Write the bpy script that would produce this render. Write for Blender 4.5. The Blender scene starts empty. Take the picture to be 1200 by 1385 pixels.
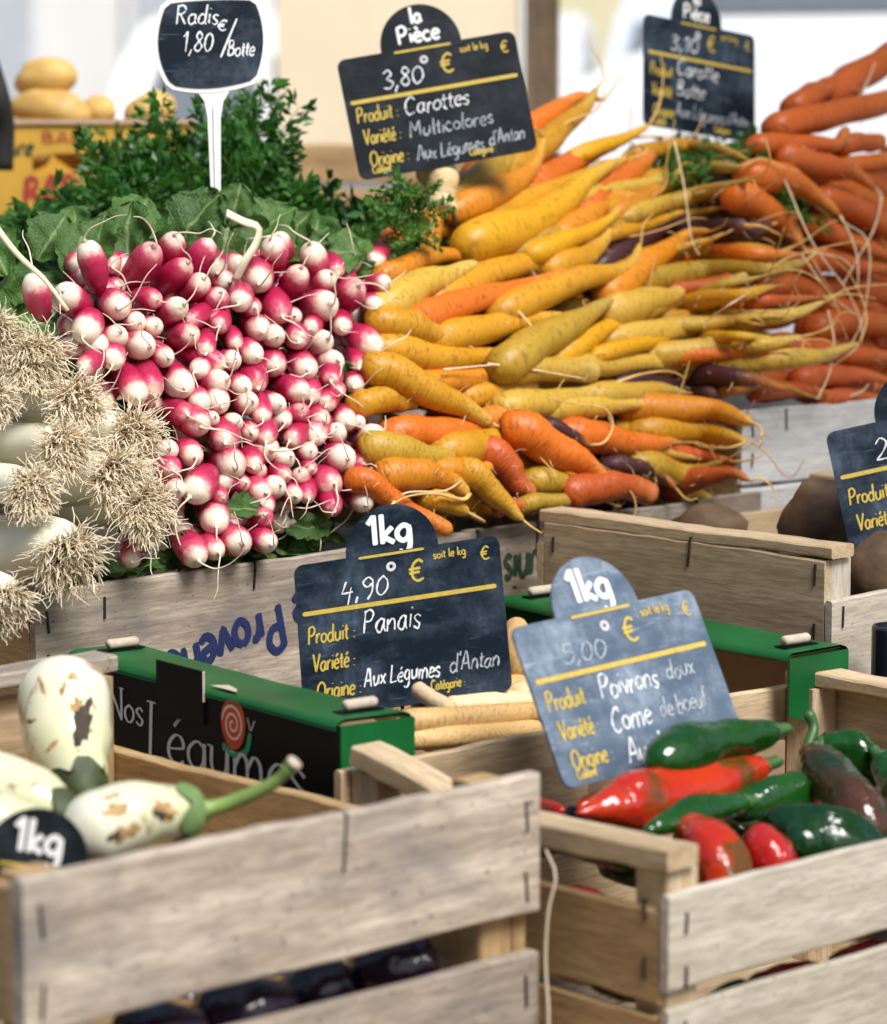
import bpy, math, random
import numpy as np
from mathutils import Vector, Matrix, noise

rnd = random.Random(7)
R = math.radians
scene = bpy.context.scene
COL = scene.collection

# ------------------------------------------------------------------ camera, sky, sun, exposure
PITCH = R(7.6)
FPX = 4250.0
CAM = Vector((0, 0, 1.5))
cam_d = bpy.data.cameras.new('camera')
cam_d.sensor_fit = 'HORIZONTAL'
cam_d.sensor_width = 24.0
cam_d.lens = 85.0
cam_d.clip_start = 0.05
cam_d.clip_end = 500
cam_d.dof.use_dof = True
cam_d.dof.focus_distance = 2.55
cam_d.dof.aperture_fstop = 4.6
cam_d.dof.aperture_blades = 9
cam = bpy.data.objects.new('camera', cam_d)
cam.location = CAM
cam.rotation_euler = (math.pi / 2 - PITCH, 0, 0)
COL.objects.link(cam)
scene.camera = cam

SUN_DIR = Vector((0.38, -0.50, 0.84)).normalized()      # towards the sun
world = bpy.data.worlds.new('World')
scene.world = world
world.use_nodes = True
nt = world.node_tree
bgn = nt.nodes['Background']
sky = nt.nodes.new('ShaderNodeTexSky')
sky.sky_type = 'NISHITA'
sky.sun_disc = False
sky.sun_elevation = math.asin(SUN_DIR.z)
sky.sun_rotation = math.atan2(SUN_DIR.x, SUN_DIR.y)
sky.air_density = 1.3
sky.dust_density = 2.5
sky.ozone_density = 1.2
nt.links.new(sky.outputs['Color'], bgn.inputs['Color'])
bgn.inputs['Strength'].default_value = 0.065

sun_d = bpy.data.lights.new('sun', 'SUN')
sun_d.energy = 2.8
sun_d.angle = R(26)
sun_d.color = (1.0, 0.975, 0.945)
sun = bpy.data.objects.new('sun', sun_d)
sun.rotation_euler = SUN_DIR.to_track_quat('Z', 'Y').to_euler()
sun.location = (3, -2, 6)
COL.objects.link(sun)

scene.view_settings.view_transform = 'Standard'
scene.view_settings.look = 'None'
scene.view_settings.gamma = 1.0
scene.view_settings.exposure = 0.76
scene.render.engine = 'CYCLES'
scene.cycles.use_denoising = True
scene.cycles.max_bounces = 6
scene.cycles.adaptive_threshold = 0.02

# ------------------------------------------------------------------ helpers
RIGHT = Vector((1, 0, 0))
UP = Vector((0, math.sin(PITCH), math.cos(PITCH)))
FWD = Vector((0, math.cos(PITCH), -math.sin(PITCH)))


def ray(x, y):
    return FWD + RIGHT * ((x - 600) / FPX) + UP * ((692.5 - y) / FPX)


def P(x, y, d):
    return CAM + ray(x, y) * d


def on_plane(x, y, p0, n):
    r = ray(x, y)
    return CAM + r * ((p0 - CAM).dot(n) / r.dot(n))


def tag(o, label=None, cat=None, group=None, kind=None):
    if label: o['label'] = label
    if cat: o['category'] = cat
    if group: o['group'] = group
    if kind: o['kind'] = kind
    return o


def empty(name, loc=(0, 0, 0), rz=0.0, mat=None):
    o = bpy.data.objects.new(name, None)
    o.empty_display_size = 0.02
    if mat is not None:
        o.matrix_world = mat
    else:
        o.location = loc
        o.rotation_euler = (0, 0, rz)
    COL.objects.link(o)
    return o


def mk(name, verts, faces, smooth=True, attr=None, extra=None):
    me = bpy.data.meshes.new(name)
    me.from_pydata([tuple(v) for v in verts], [], faces)
    if smooth:
        me.polygons.foreach_set('use_smooth', [True] * len(me.polygons))
    if attr is not None:
        a = me.attributes.new('tpos', 'FLOAT', 'POINT')
        a.data.foreach_set('value', [float(t) for t in attr])
    if extra is not None:
        a = me.attributes.new('wpos', 'FLOAT', 'POINT')
        a.data.foreach_set('value', [float(t) for t in extra])
    me.update()
    return me


def link(name, me, m=None, parent=None, loc=None, rot=None, mat=None):
    o = bpy.data.objects.new(name, me)
    COL.objects.link(o)
    if m is not None and len(me.materials) == 0:
        me.materials.append(m)
    if parent is not None:
        o.parent = parent
    if mat is not None:
        o.matrix_local = mat
    else:
        if loc is not None: o.location = loc
        if rot is not None: o.rotation_euler = rot
    return o


class MB:
    def __init__(s):
        s.v, s.f, s.t, s.w = [], [], [], []

    def add(s, v, f, t=None, w=None):
        o = len(s.v)
        s.v += list(v)
        s.f += [tuple(i + o for i in q) for q in f]
        s.t += list(t) if t is not None else [0.0] * len(v)
        s.w += list(w) if w is not None else [0.0] * len(v)

    def box(s, lo, hi):
        (a, b, c), (d, e, f) = lo, hi
        v = [(a, b, c), (d, b, c), (d, e, c), (a, e, c), (a, b, f), (d, b, f), (d, e, f), (a, e, f)]
        s.add(v, [(3, 2, 1, 0), (4, 5, 6, 7), (0, 1, 5, 4), (1, 2, 6, 5), (2, 3, 7, 6), (3, 0, 4, 7)])

    def prism(s, poly, z0, z1):
        n = len(poly)
        v = [(x, y, z0) for x, y in poly] + [(x, y, z1) for x, y in poly]
        f = [tuple(range(n - 1, -1, -1)), tuple(range(n, 2 * n))]
        f += [(i, (i + 1) % n, n + (i + 1) % n, n + i) for i in range(n)]
        s.add(v, f)

    def build(s, name, m, parent=None, smooth=True, **kw):
        return link(name, mk(name, s.v, s.f, smooth, s.t, s.w), m, parent, **kw)


def crom(pts, per=6):
    pts = [Vector(p) for p in pts]
    if len(pts) < 3:
        a, b = pts[0], pts[-1]
        return [a.lerp(b, i / per) for i in range(per + 1)]
    ext = [pts[0] * 2 - pts[1]] + pts + [pts[-1] * 2 - pts[-2]]
    out = []
    for i in range(1, len(ext) - 2):
        p0, p1, p2, p3 = ext[i - 1:i + 3]
        for k in range(per):
            t = k / per
            out.append(0.5 * ((2 * p1) + (p2 - p0) * t + (2 * p0 - 5 * p1 + 4 * p2 - p3) * t * t
                              + (3 * p1 - p0 - 3 * p2 + p3) * t ** 3))
    out.append(pts[-1])
    return out


def resample(pts, n):
    L = [0.0]
    for a, b in zip(pts, pts[1:]):
        L.append(L[-1] + (b - a).length)
    out, j = [], 0
    for i in range(n + 1):
        s = L[-1] * i / n
        while j < len(L) - 2 and L[j + 1] < s:
            j += 1
        k = (s - L[j]) / max(L[j + 1] - L[j], 1e-9)
        out.append(pts[j].lerp(pts[j + 1], min(1, max(0, k))))
    return out


def tube(pts, radii, seg=10, squash=None, lump=None, cap=True):
    """swept tube: verts, faces, t along"""
    n = len(pts)
    v, f, tt = [], [], []
    tan = [(pts[min(i + 1, n - 1)] - pts[max(i - 1, 0)]).normalized() for i in range(n)]
    a = tan[0].orthogonal().normalized()
    for i in range(n):
        a = (a - tan[i] * a.dot(tan[i]))
        a = a.normalized() if a.length > 1e-6 else tan[i].orthogonal().normalized()
        b = tan[i].cross(a)
        for k in range(seg):
            th = 2 * math.pi * k / seg
            r = radii[i]
            if lump: r *= lump(i / (n - 1), th)
            v.append(pts[i] + a * (math.cos(th) * r) + b * (math.sin(th) * r * (squash or 1)))
            tt.append(i / (n - 1))
    for i in range(n - 1):
        for k in range(seg):
            f.append((i * seg + k, i * seg + (k + 1) % seg, (i + 1) * seg + (k + 1) % seg, (i + 1) * seg + k))
    if cap:
        f.append(tuple(range(seg - 1, -1, -1)))
        f.append(tuple(range((n - 1) * seg, n * seg)))
    return v, f, tt


# ------------------------------------------------------------------ materials
def new_mat(name):
    m = bpy.data.materials.new(name)
    m.use_nodes = True
    t = m.node_tree
    return m, t, t.nodes['Principled BSDF']


def N(t, kind, **inp):
    n = t.nodes.new(kind)
    for k, v in inp.items():
        n.inputs[k.replace('_', ' ')].default_value = v
    return n


def ramp(t, fac, stops, interp='LINEAR'):
    r = t.nodes.new('ShaderNodeValToRGB')
    r.color_ramp.interpolation = interp
    els = r.color_ramp.elements
    while len(els) < len(stops):
        els.new(0.5)
    for e, (p, c) in zip(els, stops):
        e.position = p
        e.color = (*c, 1) if len(c) == 3 else c
    t.links.new(fac, r.inputs['Fac'])
    return r.outputs['Color']


def mixc(t, fac, a, b, mode='MIX'):
    m = t.nodes.new('ShaderNodeMix')
    m.data_type = 'RGBA'
    m.blend_type = mode
    for sock, val in ((m.inputs[0], fac), (m.inputs[6], a), (m.inputs[7], b)):
        if hasattr(val, 'links'):
            t.links.new(val, sock)
        elif isinstance(val, (int, float)):
            sock.default_value = val
        else:
            sock.default_value = (*val, 1)
    return m.outputs[2]


def math_n(t, op, a, b=0.0):
    m = t.nodes.new('ShaderNodeMath')
    m.operation = op
    for i, val in enumerate((a, b)):
        if hasattr(val, 'links'):
            t.links.new(val, m.inputs[i])
        else:
            m.inputs[i].default_value = val
    return m.outputs[0]


def coords(t, scale=(1, 1, 1), rand=True, kind='Object'):
    tc = t.nodes.new('ShaderNodeTexCoord')
    mp = t.nodes.new('ShaderNodeMapping')
    mp.inputs['Scale'].default_value = scale
    t.links.new(tc.outputs[kind], mp.inputs['Vector'])
    if rand:
        oi = t.nodes.new('ShaderNodeObjectInfo')
        k = math_n(t, 'MULTIPLY', oi.outputs['Random'], 37.0)
        t.links.new(k, mp.inputs['Location'])
    return mp.outputs['Vector']


def noise_n(t, vec, scale, detail=4, rough=0.55):
    n = t.nodes.new('ShaderNodeTexNoise')
    n.inputs['Scale'].default_value = scale
    n.inputs['Detail'].default_value = detail
    n.inputs['Roughness'].default_value = rough
    t.links.new(vec, n.inputs['Vector'])
    return n.outputs['Fac']


def bump(t, b, h, strength=0.3, dist=0.002):
    n = t.nodes.new('ShaderNodeBump')
    n.inputs['Strength'].default_value = strength
    n.inputs['Distance'].default_value = dist
    t.links.new(h, n.inputs['Height'])
    t.links.new(n.outputs['Normal'], b.inputs['Normal'])


def plain(name, col, rough=0.5, var=0.12, nscale=30, bmp=0.0, spec=0.5, sss=0.0):
    m, t, b = new_mat(name)
    vec = coords(t)
    n = noise_n(t, vec, nscale)
    d = tuple(c * (1 - var) for c in col)
    l = tuple(min(1, c * (1 + var)) for c in col)
    t.links.new(ramp(t, n, [(0.3, d), (0.7, l)]), b.inputs['Base Color'])
    b.inputs['Roughness'].default_value = rough
    b.inputs['Specular IOR Level'].default_value = spec
    if sss:
        b.inputs['Subsurface Weight'].default_value = sss
        b.inputs['Subsurface Radius'].default_value = (0.01, 0.005, 0.003)
        b.inputs['Subsurface Scale'].default_value = 0.6
    if bmp: bump(t, b, n, bmp)
    return m


def wood(name, light, dark, stain, stain_amt=0.5, speck=0.5):
    m, t, b = new_mat(name)
    v1 = coords(t, (3.0, 45, 45))
    v2 = coords(t, (5, 7, 7))
    v3 = coords(t, (30, 260, 260))
    g = noise_n(t, v1, 1.6, 6, 0.62)
    s = noise_n(t, v2, 2.2, 4, 0.6)
    fine = noise_n(t, v3, 1.5, 3, 0.6)
    base = ramp(t, g, [(0.32, dark), (0.5, tuple((a + c) / 2 for a, c in zip(light, dark))), (0.66, light)])
    base = mixc(t, math_n(t, 'MULTIPLY', ramp(t, fine, [(0.42, (0, 0, 0)), (0.62, (1, 1, 1))]), 0.45), base, tuple(c * 0.6 for c in dark))
    st = ramp(t, s, [(0.47, (0, 0, 0)), (0.68, (1, 1, 1))])
    base = mixc(t, math_n(t, 'MULTIPLY', st, stain_amt), base, stain)
    sp = noise_n(t, coords(t, (60, 90, 90)), 3.0, 2, 0.5)
    spk = ramp(t, sp, [(0.66, (0, 0, 0)), (0.74, (1, 1, 1))])
    base = mixc(t, math_n(t, 'MULTIPLY', spk, speck), base, (0.06, 0.05, 0.045))
    oi = t.nodes.new('ShaderNodeObjectInfo')
    hv = t.nodes.new('ShaderNodeHueSaturation')
    t.links.new(base, hv.inputs['Color'])
    t.links.new(math_n(t, 'ADD', math_n(t, 'MULTIPLY', oi.outputs['Random'], 0.3), 0.85), hv.inputs['Value'])
    t.links.new(hv.outputs['Color'], b.inputs['Base Color'])
    b.inputs['Roughness'].default_value = 0.8
    b.inputs['Specular IOR Level'].default_value = 0.25
    bump(t, b, math_n(t, 'ADD', math_n(t, 'MULTIPLY', g, 0.6), math_n(t, 'MULTIPLY', fine, 0.6)), 0.55, 0.0012)
    return m


W_GREY = wood('wood_weathered_grey', (0.55, 0.475, 0.38), (0.26, 0.205, 0.155), (0.15, 0.14, 0.14), 0.6, 0.85)
W_PALE = wood('wood_pale_poplar', (0.66, 0.52, 0.34), (0.46, 0.33, 0.19), (0.38, 0.27, 0.16), 0.4, 0.25)
W_TAN = wood('wood_tan_poplar', (0.52, 0.36, 0.18), (0.34, 0.21, 0.095), (0.24, 0.14, 0.07), 0.45, 0.3)
W_WHITE = wood('wood_whitened', (0.60, 0.55, 0.46), (0.40, 0.35, 0.27), (0.32, 0.28, 0.23), 0.45, 0.5)
W_WASH = wood('wood_whitewashed', (0.80, 0.80, 0.78), (0.60, 0.60, 0.59), (0.45, 0.46, 0.47), 0.4, 0.4)
W_POST = wood('wood_old_post', (0.30, 0.21, 0.135), (0.17, 0.115, 0.072), (0.09, 0.07, 0.05), 0.5, 0.3)
STEEL = plain('dark_wire', (0.05, 0.045, 0.04), 0.45, 0.3)
STEEL.node_tree.nodes['Principled BSDF'].inputs['Metallic'].default_value = 0.6


def carrot_mat(name, body, tip, dirt=0.5, shoulder=None):
    m, t, b = new_mat(name)
    at = t.nodes.new('ShaderNodeAttribute')
    at.attribute_name = 'tpos'
    n = noise_n(t, coords(t), 45, 5, 0.6)
    tt = math_n(t, 'ADD', at.outputs['Fac'], math_n(t, 'MULTIPLY', math_n(t, 'SUBTRACT', n, 0.5), 0.25))
    sh = shoulder or tuple(c * 0.7 for c in body)
    col = ramp(t, tt, [(0.0, sh), (0.12, body), (0.68, body), (1.0, tip)])
    blot = noise_n(t, coords(t), 22, 3, 0.5)
    col = mixc(t, math_n(t, 'MULTIPLY', ramp(t, blot, [(0.42, (0, 0, 0)), (0.75, (1, 1, 1))]), 0.35), col,
               tuple(min(1, c * 1.25 + 0.02) for c in body))
    # soil left in the fine creases round the root
    rings = N(t, 'ShaderNodeTexNoise', Scale=1.0, Detail=3.0)
    cmb = t.nodes.new('ShaderNodeCombineXYZ')
    t.links.new(math_n(t, 'MULTIPLY', at.outputs['Fac'], 60.0), cmb.inputs[0])
    at2 = t.nodes.new('ShaderNodeAttribute'); at2.attribute_name = 'wpos'
    t.links.new(math_n(t, 'MULTIPLY', at2.outputs['Fac'], 2.2), cmb.inputs[1])
    oi = t.nodes.new('ShaderNodeObjectInfo')
    t.links.new(math_n(t, 'MULTIPLY', oi.outputs['Random'], 50.0), cmb.inputs[2])
    t.links.new(cmb.outputs[0], rings.inputs['Vector'])
    cr = ramp(t, rings.outputs['Fac'], [(0.36, (1, 1, 1)), (0.43, (0, 0, 0))])
    col = mixc(t, math_n(t, 'MULTIPLY', cr, dirt), col, tuple(c * 0.35 for c in body))
    spots = ramp(t, noise_n(t, coords(t), 120, 2), [(0.66, (0, 0, 0)), (0.76, (1, 1, 1))])
    col = mixc(t, math_n(t, 'MULTIPLY', spots, dirt), col, (0.10, 0.05, 0.02))
    hv = t.nodes.new('ShaderNodeHueSaturation')
    t.links.new(col, hv.inputs['Color'])
    t.links.new(math_n(t, 'ADD', math_n(t, 'MULTIPLY', oi.outputs['Random'], 0.25), 0.88), hv.inputs['Value'])
    t.links.new(hv.outputs['Color'], b.inputs['Base Color'])
    b.inputs['Roughness'].default_value = 0.42
    b.inputs['Specular IOR Level'].default_value = 0.4
    bump(t, b, math_n(t, 'ADD', rings.outputs['Fac'], math_n(t, 'MULTIPLY', n, 0.7)), 0.75, 0.0018)
    return m


CM = {
    'Y': carrot_mat('carrot_yellow', (0.52, 0.245, 0.010), (0.62, 0.38, 0.07)),
    'B': carrot_mat('carrot_bright_yellow', (0.62, 0.305, 0.005), (0.70, 0.43, 0.05)),
    'P': carrot_mat('carrot_pale_yellow', (0.54, 0.33, 0.042), (0.62, 0.44, 0.12)),
    'A': carrot_mat('carrot_amber', (0.60, 0.215, 0.010), (0.70, 0.38, 0.06)),
    'O': carrot_mat('carrot_orange', (0.64, 0.145, 0.010), (0.66, 0.25, 0.04)),
    'R': carrot_mat('carrot_red_orange', (0.50, 0.09, 0.016), (0.56, 0.19, 0.05), 0.5),
    'V': carrot_mat('carrot_purple', (0.045, 0.014, 0.018), (0.13, 0.05, 0.038), 0.3),
    'W': carrot_mat('carrot_purple_orange', (0.055, 0.013, 0.015), (0.60, 0.20, 0.025), 0.3),
    'G': carrot_mat('carrot_olive', (0.42, 0.25, 0.022), (0.44, 0.30, 0.07), 0.5),
    'C': carrot_mat('carrot_cream', (0.72, 0.54, 0.28), (0.78, 0.64, 0.38), 0.2),
    'T': carrot_mat('carrot_deep_orange', (0.50, 0.10, 0.010), (0.54, 0.175, 0.03), 0.45),
}
ROOT = plain('fine_root', (0.80, 0.62, 0.38), 0.6, 0.2, 60)
ROOT_T = plain('tail_root', (0.72, 0.44, 0.14), 0.6, 0.25, 60)
RROOT = plain('radish_tail', (0.84, 0.70, 0.55), 0.5, 0.15, 60)


def radish_mat():
    m, t, b = new_mat('radish_skin')
    at = t.nodes.new('ShaderNodeAttribute'); at.attribute_name = 'tpos'
    oi = t.nodes.new('ShaderNodeObjectInfo')
    n = noise_n(t, coords(t), 1.3, 5, 0.65)
    k = math_n(t, 'ADD', at.outputs['Fac'], math_n(t, 'MULTIPLY', math_n(t, 'SUBTRACT', n, 0.5), 0.34))
    k = math_n(t, 'ADD', k, math_n(t, 'MULTIPLY', math_n(t, 'SUBTRACT', oi.outputs['Random'], 0.5), 0.26))
    col = ramp(t, k, [(0.0, (0.26, 0.008, 0.036)), (0.66, (0.44, 0.014, 0.075)), (0.80, (0.56, 0.075, 0.14)),
                      (0.905, (0.80, 0.58, 0.48)), (0.97, (0.84, 0.74, 0.60))])
    sc = ramp(t, noise_n(t, coords(t, (1, 1, 0.5)), 7, 3), [(0.62, (0, 0, 0)), (0.75, (1, 1, 1))])
    col = mixc(t, math_n(t, 'MULTIPLY', sc, 0.25), col, (0.55, 0.33, 0.22))
    t.links.new(col, b.inputs['Base Color'])
    b.inputs['Roughness'].default_value = 0.3
    b.inputs['Subsurface Weight'].default_value = 0.15
    b.inputs['Subsurface Radius'].default_value = (0.008, 0.004, 0.003)
    b.inputs['Subsurface Scale'].default_value = 0.5
    bump(t, b, n, 0.12, 0.03)
    return m


RADISH = radish_mat()


def leaf_mat(name, a, c, vein=None, trans=0.25, rough=0.45):
    m, t, b = new_mat(name)
    n = noise_n(t, coords(t), 25, 4)
    oi = t.nodes.new('ShaderNodeObjectInfo')
    k = math_n(t, 'ADD', math_n(t, 'MULTIPLY', n, 0.6), math_n(t, 'MULTIPLY', oi.outputs['Random'], 0.4))
    col = ramp(t, k, [(0.25, a), (0.75, c)])
    if vein:
        at = t.nodes.new('ShaderNodeAttribute'); at.attribute_name = 'wpos'
        at2 = t.nodes.new('ShaderNodeAttribute'); at2.attribute_name = 'tpos'
        # side veins run out obliquely from the midrib
        sv = math_n(t, 'SINE', math_n(t, 'SUBTRACT', math_n(t, 'MULTIPLY', at2.outputs['Fac'], 42.0),
                                      math_n(t, 'MULTIPLY', math_n(t, 'ABSOLUTE', at.outputs['Fac']), 14.0)))
        svr = ramp(t, sv, [(0.90, (0, 0, 0)), (1.0, (1, 1, 1))])
        mid = ramp(t, math_n(t, 'ABSOLUTE', at.outputs['Fac']), [(0.03, (1, 1, 1)), (0.09, (0, 0, 0))])
        col = mixc(t, math_n(t, 'MULTIPLY', svr, 0.3), col, vein)
        col = mixc(t, math_n(t, 'MULTIPLY', mid, 0.8), col, vein)
        bump(t, b, math_n(t, 'ADD', math_n(t, 'MULTIPLY', svr, -0.5), n), 0.5, 0.003)
    t.links.new(col, b.inputs['Base Color'])
    b.inputs['Roughness'].default_value = rough
    tr = t.nodes.new('ShaderNodeBsdfTranslucent')
    t.links.new(mixc(t, 1.0, col, (1.0, 1.0, 0.45), 'MULTIPLY'), tr.inputs['Color'])
    mx = t.nodes.new('ShaderNodeMixShader')
    mx.inputs[0].default_value = trans
    out = t.nodes['Material Output']
    t.links.new(b.outputs[0], mx.inputs[1])
    t.links.new(tr.outputs[0], mx.inputs[2])
    t.links.new(mx.outputs[0], out.inputs['Surface'])
    return m


LEAF = leaf_mat('radish_leaf', (0.042, 0.115, 0.02), (0.11, 0.24, 0.045), (0.30, 0.40, 0.15), 0.3)
HERB = leaf_mat('feathery_leaf', (0.045, 0.17, 0.035), (0.14, 0.32, 0.065), None, 0.45, 0.4)
HERB_STEM = plain('herb_stem', (0.10, 0.22, 0.05), 0.5)


def slate_mat(name, base, dust, dust_col=(0.20, 0.27, 0.36), rough=0.42, spec=0.16):
    m, t, b = new_mat(name)
    a = noise_n(t, coords(t, (14, 22, 20)), 1.0, 6, 0.68)
    c = noise_n(t, coords(t, (60, 25, 40)), 1.6, 4, 0.7)
    k = math_n(t, 'MULTIPLY', ramp(t, a, [(0.42, (0, 0, 0)), (0.78, (1, 1, 1))]),
               ramp(t, c, [(0.35, (0.25, 0.25, 0.25)), (0.7, (1, 1, 1))]))
    col = mixc(t, math_n(t, 'MULTIPLY', k, dust), base, dust_col)
    # wiped chalk scratches
    s = noise_n(t, coords(t, (30, 260, 40)), 1.0, 2, 0.5)
    col = mixc(t, math_n(t, 'MULTIPLY', ramp(t, s, [(0.66, (0, 0, 0)), (0.72, (1, 1, 1))]), dust * 0.35), col, dust_col)
    t.links.new(col, b.inputs['Base Color'])
    b.inputs['Specular IOR Level'].default_value = spec
    rr = math_n(t, 'ADD', math_n(t, 'MULTIPLY', k, 0.3), rough)
    t.links.new(rr, b.inputs['Roughness'])
    return m


SLATE = slate_mat('slate_blue_black', (0.006, 0.013, 0.022), 0.55)
SLATE_CHALK_GLARE = slate_mat('slate_chalk_glare', (0.075, 0.11, 0.16), 0.95, (0.44, 0.52, 0.62), 0.22, 0.8)  # wiped chalk, lightened so the pale colour stands in for sky glare
SLATE_DARK = slate_mat('slate_dark', (0.006, 0.009, 0.013), 0.22, (0.2, 0.25, 0.3))


def flat(name, col, rough=0.6, fade=0.0):
    m, t, b = new_mat(name)
    n = noise_n(t, coords(t), 260, 3, 0.6)
    c = ramp(t, n, [(0.3, tuple(x * (1 - fade) for x in col)), (0.6, col)])
    t.links.new(c, b.inputs['Base Color'])
    b.inputs['Roughness'].default_value = rough
    return m


CHALK = flat('chalk_white', (0.82, 0.84, 0.86), 0.9, 0.25)
CHALK_SOFT = flat('chalk_faded', (0.42, 0.46, 0.50), 0.9, 0.4)
GOLD = flat('gold_paint', (0.58, 0.42, 0.06), 0.6, 0.2)
PRINT_W = flat('white_print', (0.82, 0.82, 0.80), 0.6, 0.06)
PRINT_G = flat('grey_print', (0.60, 0.60, 0.58), 0.6, 0.06)
INK_BLUE = flat('blue_stencil', (0.007, 0.020, 0.105), 0.85, 0.4)
INK_GREEN = flat('green_stencil', (0.022, 0.06, 0.03), 0.8, 0.5)
INK_RED = flat('red_brush', (0.42, 0.045, 0.03), 0.7, 0.3)
PLAST_W = plain('white_plastic', (0.80, 0.80, 0.77), 0.35, 0.05)
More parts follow.
